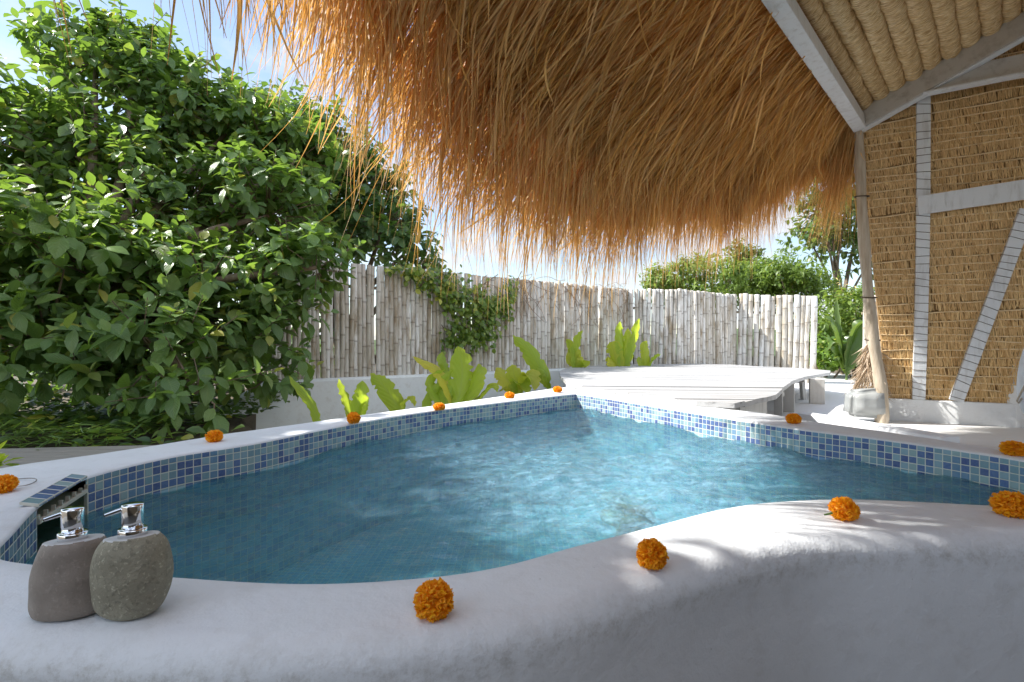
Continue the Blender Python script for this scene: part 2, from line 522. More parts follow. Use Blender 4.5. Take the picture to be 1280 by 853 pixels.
w = bpy.data.worlds.new('World')
SC.world = w
w.use_nodes = True
t = w.node_tree
t.nodes.clear()
wo = t.nodes.new('ShaderNodeOutputWorld')
bg = t.nodes.new('ShaderNodeBackground')
sky = t.nodes.new('ShaderNodeTexSky')
sky.sky_type = 'NISHITA'
sky.sun_disc = False
sky.sun_elevation = SUN_EL
sky.sun_rotation = math.atan2(SUN_H.x, SUN_H.y)
sky.air_density = 1.0
sky.dust_density = 0.35
sky.ozone_density = 1.0
tc = t.nodes.new('ShaderNodeTexCoord')
sep = t.nodes.new('ShaderNodeSeparateXYZ')
t.links.new(tc.outputs['Generated'], sep.inputs[0])
def wm(op, a, b):
    n = t.nodes.new('ShaderNodeMath'); n.operation = op
    for i, x in enumerate((a, b)):
        if isinstance(x, (int, float)): n.inputs[i].default_value = x
        else: t.links.new(x, n.inputs[i])
    return n.outputs[0]
zz = wm('ADD', wm('MAXIMUM', sep.outputs[2], 0.0), 0.22)
cb = t.nodes.new('ShaderNodeCombineXYZ')
t.links.new(wm('DIVIDE', sep.outputs[0], zz), cb.inputs[0])
t.links.new(wm('DIVIDE', sep.outputs[1], zz), cb.inputs[1])
nz = t.nodes.new('ShaderNodeTexNoise')
nz.inputs['Scale'].default_value = 1.5
nz.inputs['Detail'].default_value = 9
nz.inputs['Roughness'].default_value = 0.58
t.links.new(cb.outputs[0], nz.inputs['Vector'])
cr = t.nodes.new('ShaderNodeValToRGB')
cr.color_ramp.elements[0].position = 0.46
cr.color_ramp.elements[0].color = (0, 0, 0, 1)
cr.color_ramp.elements[1].position = 0.58
cr.color_ramp.elements[1].color = (1, 1, 1, 1)
t.links.new(nz.outputs['Fac'], cr.inputs[0])
mxs = t.nodes.new('ShaderNodeMix'); mxs.data_type = 'RGBA'
t.links.new(wm('ADD', wm('MULTIPLY', cr.outputs[0], 0.80), 0.14), mxs.inputs[0])
t.links.new(sky.outputs[0], mxs.inputs[6])
mxc = t.nodes.new('ShaderNodeMix'); mxc.data_type = 'RGBA'
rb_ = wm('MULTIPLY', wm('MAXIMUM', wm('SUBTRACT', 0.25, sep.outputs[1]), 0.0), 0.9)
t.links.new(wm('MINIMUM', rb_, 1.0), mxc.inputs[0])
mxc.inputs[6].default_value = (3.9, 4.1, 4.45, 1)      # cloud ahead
mxc.inputs[7].default_value = (11.5, 11.9, 12.4, 1)        # cloud brightened out of view behind the camera, added as fill light
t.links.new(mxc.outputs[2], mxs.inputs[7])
mxs.inputs[7].default_value = (3.6, 3.95, 4.6, 1)
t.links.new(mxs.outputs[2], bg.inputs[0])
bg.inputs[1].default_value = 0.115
t.links.new(bg.outputs[0], wo.inputs[0])

cam = bpy.data.cameras.new('camera')
cam.sensor_width = 36
cam.lens = 18
cam.clip_start = 0.02
cam.clip_end = 2000
co = bpy.data.objects.new('camera', cam)
COL.objects.link(co)
co.location = (0, 0, CAM_H)
co.rotation_euler = (R(90), 0, 0)
SC.camera = co

SC.view_settings.view_transform = 'Standard'
SC.view_settings.look = 'None'
SC.view_settings.exposure = 1.1
SC.view_settings.gamma = 1
SC.view_settings.use_curve_mapping = False
SC.render.engine = 'CYCLES'
cy = SC.cycles
cy.use_denoising = True
try:
    cy.denoiser = 'OPENIMAGEDENOISE'
except Exception:
    pass
cy.max_bounces = 10
cy.diffuse_bounces = 5
cy.glossy_bounces = 4
cy.transmission_bounces = 8
cy.sample_clamp_indirect = 6
cy.caustics_refractive = True
cy.caustics_reflective = False

# ------------------------------------------------------------------ swimming pool
PAIRS = [((.55, 4.40), (.50, 5.02)), ((.0, 3.86), (-.17, 4.14)), ((-.603, 3.218), (-.75, 3.37)), ((-.93, 2.70), (-1.12, 2.88)),
         ((-1.138, 2.277), (-1.42, 2.52)), ((-1.339, 2.007), (-1.63, 2.125)), ((-1.415, 1.70), (-1.85, 1.83)),
         ((-1.325, 1.45), (-1.95, 1.45)), ((-1.19, 1.225), (-1.75, 1.05)), ((-1.10, 1.095), (-1.30, .83)), ((-.98, 1.045), (-1.0, .79)),
         ((-.656, .988), (-.65, .762)), ((-.39, .96), (-.397, .747)), ((-.184, .981), (-.16, .765)), ((-.03, 1.03), (.05, .83)),
         ((.142, 1.136), (.233, .933)), ((.354, 1.26), (.40, 1.03)), ((.561, 1.381), (.57, 1.115)), ((.75, 1.445), (.75, 1.173)),
         ((1.0, 1.466), (.98, 1.19)), ((1.395, 1.405), (1.35, 1.19)), ((1.72, 1.42), (1.75, 1.17)), ((1.93, 1.62), (2.2, 1.5)),
         ((1.95, 1.90), (2.16, 1.95)), ((1.87, 2.10), (2.02, 2.25)), ((1.70, 2.37), (1.87, 2.58)), ((1.48, 2.63), (1.72, 2.90)),
         ((1.29, 2.95), (1.60, 3.24)), ((1.06, 3.40), (1.38, 3.56)), ((.766, 4.02), (1.08, 4.2)), ((.55, 4.40), (.50, 5.02))]
PER = 10
INN = catmull([(*p[0], 0) for p in PAIRS], PER)[:-1]
OUT = catmull([(*p[1], 0) for p in PAIRS], PER)[:-1]
NP = len(INN)
pool = thing('swimming_pool', 'freeform white plaster plunge pool lined with blue mosaic tiles', 'pool')
SK0, SK1 = 6 * PER, 7 * PER + 2            # span of the skimmer opening along the rim
# coping and shell, one lofted skin
prof = [('i', -0.010, 0.0), ('i', -0.003, 0.004), ('i', 0.0, 0.012)] 
V, Fc = [], []
def rim_h(p):
    return 0.006 * mnoise.noise(Vector((p.x * 1.7, p.y * 1.7, 3.1))) + 0.0025 * mnoise.noise(Vector((p.x * 6, p.y * 6, 8.1)))
for i in range(NP):
    a, b = INN[i], OUT[i]
    d = (b - a); L = d.length; d.normalize()
    ring = [(a + d * 0.001, -0.012), (a + d * 0.003, -0.005), (a + d * 0.009, -0.0015)]
    r0 = 0.055 + 0.015 * mnoise.noise(Vector((i * 0.05, 0, 0)))
    for k in range(1, 7):
        q = a + d * (0.02 + (L - r0 - 0.02) * k / 7)
        ring.append((q, rim_h(q)))
    for k in range(0, 8):
        an = math.pi / 2 * k / 7
        q = a + d * (L - r0 + r0 * math.sin(an))
        ring.append((q, rim_h(q) * (1 - k / 7) - r0 * (1 - math.cos(an)) + 0.0))
    e = a + d * L
    for k, zz_ in enumerate((-0.10, -0.18, -0.30, -0.50, -0.75, -0.95)):
        wob = 0.012 * mnoise.noise(Vector((e.x * 3, e.y * 3, zz_ * 4))) + 0.02 * k / 5
        ring.append((e + d * wob, zz_))
    V += [(q.x, q.y, z) for q, z in ring]
m = len(V) // NP
for i in range(NP):
    j = (i + 1) % NP
    for k in range(m - 1):
        Fc.append((i * m + k, i * m + k + 1, j * m + k + 1, j * m + k))
cop = new_obj('coping', fast_mesh('coping', V, Fc), M['rim'], pool)
# tile lining: arc length in tiles as u, depth as v
T = 0.0305
s = [0.0]
for i in range(NP):
    s.append(s[-1] + (INN[(i + 1) % NP] - INN[i]).length)
zs = [-0.010, -0.0305, -0.0610, -0.0915, -0.13, -0.20, -0.30, -0.45, -0.62]
FLOOR_Z = -0.62
V, Fc, UV = [], [], []
nzs = len(zs)
for i in range(NP + 1):
    p = INN[i % NP]
    for z in zs:
        V.append((p.x, p.y, z)); UV.append((s[i] / T, z / T + 40))
for i in range(NP):
    for k in range(nzs - 1):
        if SK0 <= i < SK1 and k < 5:
            continue
        Fc.append((i * nzs + k, (i + 1) * nzs + k, (i + 1) * nzs + k + 1, i * nzs + k + 1))
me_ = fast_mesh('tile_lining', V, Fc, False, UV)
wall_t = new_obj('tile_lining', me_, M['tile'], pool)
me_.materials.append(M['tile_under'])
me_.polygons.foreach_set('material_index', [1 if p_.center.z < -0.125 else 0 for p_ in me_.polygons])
# floor: fan from the pool's middle in rings so that it can curve up to the wall
cen = Vector((0.35, 2.2, 0))
V, UV, Fc = [], [], []
KR = 8
for i in range(NP):
    for k in range(KR + 1):
        f = 1 - k / KR
        q = cen.lerp(INN[i], f)
        V.append((q.x, q.y, FLOOR_Z + 0.03 * (f - 1)))
        UV.append((q.x / T, q.y / T))
for i in range(NP):
    j = (i + 1) % NP
    for k in range(KR):
        Fc.append((i * (KR + 1) + k, i * (KR + 1) + k + 1, j * (KR + 1) + k + 1, j * (KR + 1) + k))
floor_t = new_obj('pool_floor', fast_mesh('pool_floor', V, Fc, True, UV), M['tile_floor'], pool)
# jet fitting on the floor
mb = MB()
mb.lathe([(0.09, 0.0), (0.085, 0.02), (0.05, 0.05), (0.045, 0.38), (0.06, 0.40), (0.10, 0.415), (0.105, 0.43), (0.09, 0.445), (0.05, 0.45), (0.0, 0.45)], 28)
dr = mb.build('jet_nozzle', M['drain'], pool)
dr.location = (0.44, 1.95, FLOOR_Z - 0.025)
# skimmer recess in the left wall
a, b = INN[SK0], INN[SK1]
d = (b - a).normalized(); nrm = Vector((-d.y, d.x, 0))
if nrm.x > 0: nrm = -nrm
dep = 0.16
mb = MB()
def qd(p, q, r_, s_): mb.add([p, q, r_, s_], [(0, 1, 2, 3)])
zt, zb = -0.045, -0.20
def up(p, z): return Vector((p.x, p.y, z))
A2, B2 = a + nrm * dep, b + nrm * dep
qd(up(A2, zt), up(B2, zt), up(B2, zb), up(A2, zb))
qd(up(a, zt), up(A2, zt), up(A2, zb), up(a, zb))
qd(up(b, zt), up(B2, zt), up(B2, zb), up(b, zb))
qd(up(a, zb), up(b, zb), up(B2, zb), up(A2, zb))
qd(up(a, zt), up(b, zt), up(B2, zt), up(A2, zt))
sk = mb.build('skimmer_box', M['skimmer'], pool)
# sloping tile lintel over the opening
mb = MB()
ax_ = Vector((d.x, d.y, 0))
V = [up(a + nrm * 0.038, 0.013), up(b + nrm * 0.038, 0.013), up(b - nrm * 0.004, 0.003), up(a - nrm * 0.004, 0.003)]
low = [p + Vector((0, 0, -0.008)) for p in V]
me = bpy.data.meshes.new('lintel_tiles')
vv = [tuple(p) for p in V + low]
ff = [(0, 1, 2, 3), (7, 6, 5, 4), (0, 3, 7, 4), (1, 5, 6, 2), (3, 2, 6, 7), (0, 4, 5, 1)]
me.from_pydata(vv, [], ff)
ul = me.uv_layers.new(name='UVMap')
Lw = (b - a).length
nt = 7
uvs = {0: (0, 0.98), 1: (nt, 0.98), 2: (nt, 0.02), 3: (0, 0.02), 4: (0, 0.9), 5: (nt, 0.9), 6: (nt, 0.1), 7: (0, 0.1)}
for lp in me.loops:
    u = uvs[lp.vertex_index]
    ul.data[lp.index].uv = (u[0] + 300, u[1] + 300)
new_obj('tiles', me, M['tile'], sk)
mb = MB()
mb.beam(up(a - nrm * 0.001, -0.047), up(b - nrm * 0.001, -0.047), 0.010, 0.012, (0, 0, 1), 0.001)
for k in range(8):
    p = a.lerp(b, k / 7)
    mb.beam(up(p - nrm * 0.001, -0.026), up(p - nrm * 0.001, -0.041), 0.005, 0.010, nrm, 0.0005)
mb.beam(up(a - nrm * 0.001, -0.053), up(a - nrm * 0.001, -0.20), 0.010, 0.010, nrm, 0.001)
mb.build('grout_bar', M['grout'], sk)
# water surface with real ripples
WZ = -0.125
gx0, gx1, gy0, gy1, gs = -1.75, 2.15, 0.80, 4.6, 0.0125
nx, ny = int((gx1 - gx0) / gs) + 1, int((gy1 - gy0) / gs) + 1
xs = np.linspace(gx0, gx1, nx); ys = np.linspace(gy0, gy1, ny)
X, Yg = np.meshgrid(xs, ys, indexing='ij')
poly = np.array([(p.x, p.y) for p in INN])
gc = np.array([0.35, 2.2])
pg = gc + (poly - gc) * 1.0
dirs = pg - gc
pg = pg + dirs / np.linalg.norm(dirs, axis=1)[:, None] * 0.02
inside = np.zeros(X.shape, bool)
for i in range(NP):
    x0, y0 = pg[i]; x1, y1 = pg[(i + 1) % NP]
    if y0 == y1: continue
    cnd = ((y0 > Yg) != (y1 > Yg)) & (X < (x1 - x0) * (Yg - y0) / (y1 - y0) + x0)
    inside ^= cnd
# the flooded part of the skimmer
ska = np.array([a.x, a.y]); skd = np.array([d.x, d.y]); skn = np.array([nrm.x, nrm.y])
rx, ry = X - a.x, Yg - a.y
ps = rx * d.x + ry * d.y; pn = rx * nrm.x + ry * nrm.y
inside |= (ps > 0.0) & (ps < (b - a).length) & (pn > -0.03) & (pn < dep)
H = np.zeros(X.shape)
rw = np.random.default_rng(5)
for k in range(70):
    lam = 0.042 * (1.038 ** k) * (0.85 + 0.3 * rw.random())
    ang = rw.normal(2.5, 0.9)
    kx, ky = math.cos(ang) * 2 * math.pi / lam, math.sin(ang) * 2 * math.pi / lam
    amp = 0.0075 * lam ** 0.95 * 1.0
    # warped phase so that crests break up
    ph = rw.random() * 6.28 + 1.6 * np.sin(X * rw.uniform(2, 5) + rw.random() * 6) * np.cos(Yg * rw.uniform(2, 5) + rw.random() * 6)
    env = 0.55 + 0.45 * np.sin(X * rw.uniform(1, 4) + Yg * rw.uniform(-4, 4) + rw.random() * 6)
    H += amp * env * np.sin(kx * X + ky * Yg + ph)
# the jet boiling up over the fitting and its rings
rj = np.hypot(X - 0.40, Yg - 1.86)
H += 0.004 * np.exp(-(rj / 0.16) ** 2) * np.sin(X * 170 + 2 * np.sin(Yg * 60)) * np.sin(Yg * 150 + 2 * np.sin(X * 50))
H += 0.0016 * np.exp(-(rj / 0.7) ** 2) * np.sin(rj * 70)
ra = np.hypot(X - 1.45, Yg - 2.5)
H += 0.0022 * np.exp(-(ra / 0.5) ** 2) * np.sin(X * 95 + 2 * np.sin(Yg * 31)) * np.sin(Yg * 80 + 2 * np.sin(X * 37))
idx = np.full(X.shape, -1, dtype=np.int64)
keep = inside[:-1, :-1] | inside[1:, :-1] | inside[:-1, 1:] | inside[1:, 1:]
I, J = np.nonzero(keep)
used = np.zeros(X.shape, bool)
for di, dj in ((0, 0), (1, 0), (1, 1), (0, 1)):
    used[I + di, J + dj] = True
idx[used] = np.arange(used.sum())
Vw = np.stack([X[used], Yg[used], WZ + H[used]], 1)
Fw = np.stack([idx[I, J], idx[I + 1, J], idx[I + 1, J + 1], idx[I, J + 1]], 1)
AIR = 0.05 + 0.10 * np.clip((X + 0.6) / 0.8, 0, 1) + 0.66 * np.exp(-(np.hypot((X - 0.55) / 0.75, (Yg - 1.95) / 0.75)) ** 2) + 0.75 * np.exp(-(np.hypot(X - 1.35, Yg - 2.45) / 0.5) ** 2) + 0.25 * np.exp(-(np.hypot(X + 0.2, Yg - 2.6) / 0.5) ** 2)
water = struct(new_obj('water', fast_mesh('water', Vw, Fw, True, None, {'air': AIR[used]}), M['water']))

# ------------------------------------------------------------------ marigolds
def marigold_mesh(seed, n=230):
    rg = np.random.default_rng(seed)
    V, Fq = [], []
    ga = math.pi * (3 - math.sqrt(5))
    for k in range(n):
        z = 1 - 1.86 * (k + 0.5) / n
        th = k * ga + rg.normal(0, 0.15)
        r = math.sqrt(max(0, 1 - z * z))
        o = Vector((r * math.cos(th), r * math.sin(th), z))
        o = (o + Vector(rg.normal(0, 0.10, 3))).normalized()
        side = o.cross(Vector(rg.normal(0, 1, 3))).normalized()
        up_ = o.cross(side)
        L = rg.uniform(0.30, 0.46); Wd = rg.uniform(0.13, 0.22)
        base = o * 0.55
        cup = rg.uniform(0.05, 0.18)
        b = len(V)
        for ri, f in enumerate((0.0, 0.55, 0.85, 1.0)):
            wd = Wd * (0.45, 0.85, 1.0, 0.75)[ri]
            for ci in (-1, -0.35, 0.35, 1):
                p = base + o * (L * f) + side * (wd * ci) + up_ * (cup * ci * ci * (0.4 + f) + 0.12 * f * f)
                if ri >= 2:
                    p += o * rg.normal(0, 0.035) + up_ * rg.normal(0, 0.03)
                V.append(p)
        for ri in range(3):
            for ci in range(3):
                Fq.append((b + ri * 4 + ci, b + ri * 4 + ci + 1, b + ri * 4 + 5 + ci, b + ri * 4 + 4 + ci))
    V = np.array(V)
    nv = len(V)
    # core
    core, cf = [], []
    for i in range(9):
        ph = math.pi * i / 8
        for k in range(12):
            core.append((0.6 * math.sin(ph) * math.cos(k * math.pi / 6), 0.6 * math.sin(ph) * math.sin(k * math.pi / 6), 0.6 * math.cos(ph)))
    for i in range(8):
        for k in range(12):
            cf.append((nv + i * 12 + k, nv + i * 12 + (k + 1) % 12, nv + i * 12 + 12 + (k + 1) % 12, nv + i * 12 + 12 + k))
    V = np.vstack([V, np.array(core)])
    zmin = -0.80
    V[:, 2] = np.maximum(V[:, 2], zmin) - zmin
    return fast_mesh('petals', V, np.array(Fq + cf), False)
PETALS = [marigold_mesh(s_) for s_ in (1, 2, 3)]
for q in PETALS:
    q.materials.append(M['petal'])
mbc = MB()
mbc.lathe([(0.02, 0.0), (0.16, 0.02), (0.30, 0.16), (0.34, 0.42), (0.2, 0.55)], 12)
calyx_proto = None
FL = [ # pixel x, base y, diameter m, height factor, label
    (4, 616, .066, .85, 'orange marigold at the far left rim beside a thin wire loop'),
    (268, 552, .072, .80, 'orange marigold on the shaded left rim, first before the leafy tree'),
    (442, 529.5, .072, .95, 'round orange marigold on the left rim in front of the small pointed leaves'),
    (549, 512.5, .082, .66, 'flattened orange marigold on the left rim before the big banana clump'),
    (637, 498, .082, .70, 'orange marigold on the rim before the yellowing torn banana leaves'),
    (697, 491, .082, .75, 'orange marigold nearest the far inner corner of the pool'),
    (992, 529, .078, .78, 'yellow-orange marigold on the sunlit rim beside the deck legs'),
    (1268, 569, .092, .68, 'wide orange marigold on the right rim below the white wall'),
    (1264, 645, .080, .86, 'large orange marigold on the near rim at the right edge'),
    (1057, 649, .066, .95, 'orange marigold with a short green stem on the near rim'),
    (813, 710, .060, 1.0, 'round orange marigold beside the sunlit patch of the near rim'),
    (541, 770, .064, 1.0, 'nearest orange marigold, alone in the middle of the front rim'),
]
for i, (x, y, dia, hf, lab) in enumerate(FL):
    p = on_z(x, y)
    f = thing('marigold', lab, 'flower', (p.x, p.y, rim_h(p) - 0.001), random.uniform(0, 6), 'marigold flowers laid along the pool rim')
    o = bpy.data.objects.new('petals', PETALS[i % 3]); COL.objects.link(o); o.parent = f
    r_ = dia / 2 / 0.97
    o.scale = (r_, r_, r_ * hf)
    if i in (9, 10, 11):
        o.rotation_euler = (R(random.uniform(-6, 6)), R(random.uniform(-6, 6)), 0)
    if i == 9:
        f.rotation_euler = (0, 0, 0)
        mb = MB()
        mb.tube([(-0.022, 0.0, 0.022), (-0.040, 0.0, 0.016), (-0.052, 0.004, 0.012)], [0.004, 0.0026, 0.0022], 8)
        mb.build('stem', M['stem_green'], f)
# wire loop by the left flower
mb = MB()
pc = on_z(8, 606)
pts = []
for k in range(25):
    an = -1.9 + 3.9 * k / 24
    pts.append((pc.x + 0.085 * math.cos(an), pc.y + 0.045 * math.sin(an), 0.006 + 0.004 * math.sin(an * 2)))
mb.tube(pts, 0.0016, 6)
tag(mb.build('wire_loop', M['wire']), 'thin grey wire loop lying round the marigold at the left edge', 'wire')

# ------------------------------------------------------------------ soap dispensers
def dispenser(x, y, lab, kind, mat):
    p = on_z(x, y)
    root = thing('soap_dispenser', lab, 'soap dispenser', (p.x, p.y, rim_h(p)), 0, 'stone soap dispensers on the pool rim')
    n, V, Fq = 48, [], []
    if kind == 'olive':
        Hh, top = 0.142, 0.134
        prof = [(0.024, 0.0), (0.036, 0.002), (0.0485, 0.012), (0.0575, 0.030), (0.0628, 0.052), (0.0640, 0.070), (0.0612, 0.092), (0.0545, 0.111), (0.0440, 0.126), (0.033, 0.1345), (0.0, 0.137)]
        sy, lean = 0.68, 0.004
    else:
        Hh, top = 0.135, 0.126
        prof = [(0.030, 0.0), (0.049, 0.002), (0.0575, 0.010), (0.0605, 0.026), (0.0600, 0.050), (0.0570, 0.076), (0.0525, 0.098), (0.0475, 0.113), (0.042, 0.121), (0.034, 0.1255), (0.0, 0.1265)]
        sy, lean = 0.72, 0.006
    prof = [(q.x, q.y) for q in catmull([(r_, z_, 0) for r_, z_ in prof], 4)]
    sd = 3.0 if kind == 'olive' else 9.0
    for r_, z_ in prof:
        for k in range(n):
            an = 2 * math.pi * k / n
            q = Vector((math.cos(an) * r_, math.sin(an) * r_ * sy, z_))
            nn = mnoise.noise(q * 22 + Vector((sd, sd, 0))) * 0.004 * min(1, r_ / 0.03)
            q += Vector((math.cos(an), math.sin(an), 0)) * nn
            q.x += lean * (z_ / 0.13)
            V.append(q)
    m_ = len(prof)
    for i in range(m_ - 1):
        for k in range(n):
            k2 = (k + 1) % n
            Fq.append((i * n + k, i * n + k2, (i + 1) * n + k2, (i + 1) * n + k))
    # the slanted cut at the top
    if kind == 'olive':
        cut = lambda q: 0.1295 + (q.x - 0.004) * 0.10 - q.y * 0.10
    else:
        cut = lambda q: 0.119 + q.x * 0.08 - q.y * 0.12
    topset = []
    for vi, q in enumerate(V):
        c = cut(q)
        if q.z > c:
            q.z = c
    me = fast_mesh('stone_body', [tuple(q) for q in V], np.array(Fq))
    mi = []
    me.materials.append(mat); me.materials.append(M['stone_cut'])
    for pl in me.polygons:
        zc = sum(V[v].z for v in pl.vertices) / 4
        cc = cut(Vector(pl.center))
        flat = zc > cc - 0.0012
        mi.append(1 if flat else 0)
    me.polygons.foreach_set('material_index', mi)
    body = bpy.data.objects.new('stone_body', me); COL.objects.link(body); body.parent = root
    zc = cut(Vector((0.004, 0, 0))) - 0.002
    c = (0.004, 0, zc)
    mb = MB(); mb.lathe([(0.0195, 0), (0.0212, 0.001), (0.0215, 0.0135), (0.0205, 0.0150), (0.013, 0.0150)], 36, 1, 0.85, c)
    mb.build('collar', M['chrome'], root)
    mb = MB(); mb.lathe([(0.0150, 0.0152), (0.0158, 0.0156), (0.0158, 0.024), (0.0164, 0.0245), (0.0164, 0.0525), (0.0156, 0.0545), (0.0, 0.0552)], 36, 1, 0.85, c)
    ph = mb.build('pump_head', M['chrome'], root)
    mb = MB(); mb.tube([(c[0] - 0.013, -0.004, zc + 0.047), (c[0] - 0.024, -0.008, zc + 0.0435), (c[0] - 0.036, -0.012, zc + 0.0395)], [0.0042, 0.0038, 0.0033], 14)
    noz = mb.build('nozzle', M['chrome'], ph)
    mb = MB(); mb.tube([(c[0] - 0.0358, -0.012, zc + 0.03955), (c[0] - 0.0372, -0.0123, zc + 0.0392)], [0.0024, 0.0024], 10)
    mb.build('nozzle_tip', M['dark'], ph)
    return root
dispenser(88, 764, 'smoother brown stone soap dispenser with chrome pump, tucked behind its neighbour', 'brown', M['stone_brown'])
dispenser(163, 767, 'rounder speckled olive stone soap dispenser with chrome pump, in front', 'olive', M['stone_olive'])

# ------------------------------------------------------------------ ground, terrace, path, planter wall
GZ = -0.34
GR = -0.86
n = 60
V, Fq = [], []
for i in range(n + 1):
    for j in range(n + 1):
        x = (i / n - 0.5); y = (j / n - 0.5)
        x = math.copysign(abs(x * 2) ** 3, x) * 600; y = math.copysign(abs(y * 2) ** 3, y) * 600
        h = GR - 0.0 + 0.03 * mnoise.noise(Vector((x * 0.6, y * 0.6, 0)))
        V.append((x, y, h - (0.7 if y < 1.0 and abs(x) < 300 else 0)))
for i in range(n):
    for j in range(n):
        Fq.append((i * (n + 1) + j, (i + 1) * (n + 1) + j, (i + 1) * (n + 1) + j + 1, i * (n + 1) + j + 1))
struct(new_obj('ground', fast_mesh('ground', V, Fq), M['soil']))
TZ = -0.30
mb = MB()
mb.prism([(-9.5, 1.2), (-1.98, 1.2), (-1.80, 2.1), (-1.62, 2.9), (-2.0, 4.1), (-2.75, 5.2), (-2.9, 7.5), (-9.5, 9.8)], GR - 0.2, GZ)
struct(mb.build('garden_bed', M['soil']))
mb = MB()
mb.prism([(1.5, 3.1), (2.6, 2.0), (7.5, 2.0), (7.5, 12.5), (2.2, 12.5), (0.9, 9.7), (0.52, 5.1), (1.3, 4.0)], TZ - 0.7, TZ)
struct(mb.build('terrace', M['terrace']))
mb = MB()
mb.prism([(-4, -3), (5, -3), (5, 1.0), (1.9, 1.05), (-2.2, 0.9), (-4, 1.0)], -1.2, -0.93)
struct(mb.build('pavilion_floor', m_paintwood('grey_brown_floor_boards', (0.11, 0.105, 0.095), (0.06, 0.057, 0.05), 0.6, (2, 26, 26))))
# low kerb beyond the right rim
mb = MB()
kb = [on_z(1003, 517, -0.20), on_z(1050, 524, -0.20), on_z(1108, 534, -0.20), on_z(1190, 548, -0.20)]
for i in range(3):
    mb.beam((kb[i].x, kb[i].y, -0.25), (kb[i + 1].x, kb[i + 1].y, -0.25), 0.16, 0.12, (0, 0, 1), 0.02)
tag(mb.build('kerb', M['plaster']), 'low white plaster kerb running along the outside of the right rim', 'kerb')
# grey board path at left
pathr = []
mb = MB()
for k in range(6):
    y0 = 2.05 + k * 0.125
    mb.box((-3.2 + 0.02 * (k % 3), y0 + 0.06, -0.16), (3.3, 0.117, 0.03), Matrix.Rotation(R(7), 3, 'Z'), 0.004)
struct(mb.build('path', M['path_wood']))

# planter wall along the foot of the bamboo fence
FA = at(340, 471, 5.75); FB = at(785, 458, 9.5)
FA.z = FB.z = 0.005
fdir = (FB - FA).normalized(); fn = Vector((fdir.y, -fdir.x, 0))
mb = MB()
pl = [FA + fdir * (-1.05), FA + fdir * -0.6, FA + fdir * -0.2, FA, FA + fdir * 1.5, FA + fdir * 3.2, FB + fdir * 0.1]
tops = [-0.42, -0.30, -0.08, 0.0, 0.006, 0.0, 0.004]
V, Fq = [], []
rows = []
for p, zt_ in zip(catmull(pl, 6), [x.x for x in catmull([(t_, 0, 0) for t_ in tops], 6)]):
    f_ = p + fn * 0.10; bk = p - fn * 0.10
    fb = f_ + fn * 0.04
    rows.append([(fb.x, fb.y, GR - 0.2), (f_.x, f_.y, zt_ - 0.03), ((f_ - fn * 0.03).x, (f_ - fn * 0.03).y, zt_), (bk.x, bk.y, zt_), (bk.x, bk.y, GR - 0.2)])
for r_ in rows: V += r_
for i in range(len(rows) - 1):
    for k in range(4):
        Fq.append((i * 5 + k, (i + 1) * 5 + k, (i + 1) * 5 + k + 1, i * 5 + k + 1))
tag(new_obj('planter_wall', fast_mesh('planter_wall', V, Fq, False), M['planter']), 'low stained blue-white plaster wall under the bamboo fence', 'wall')

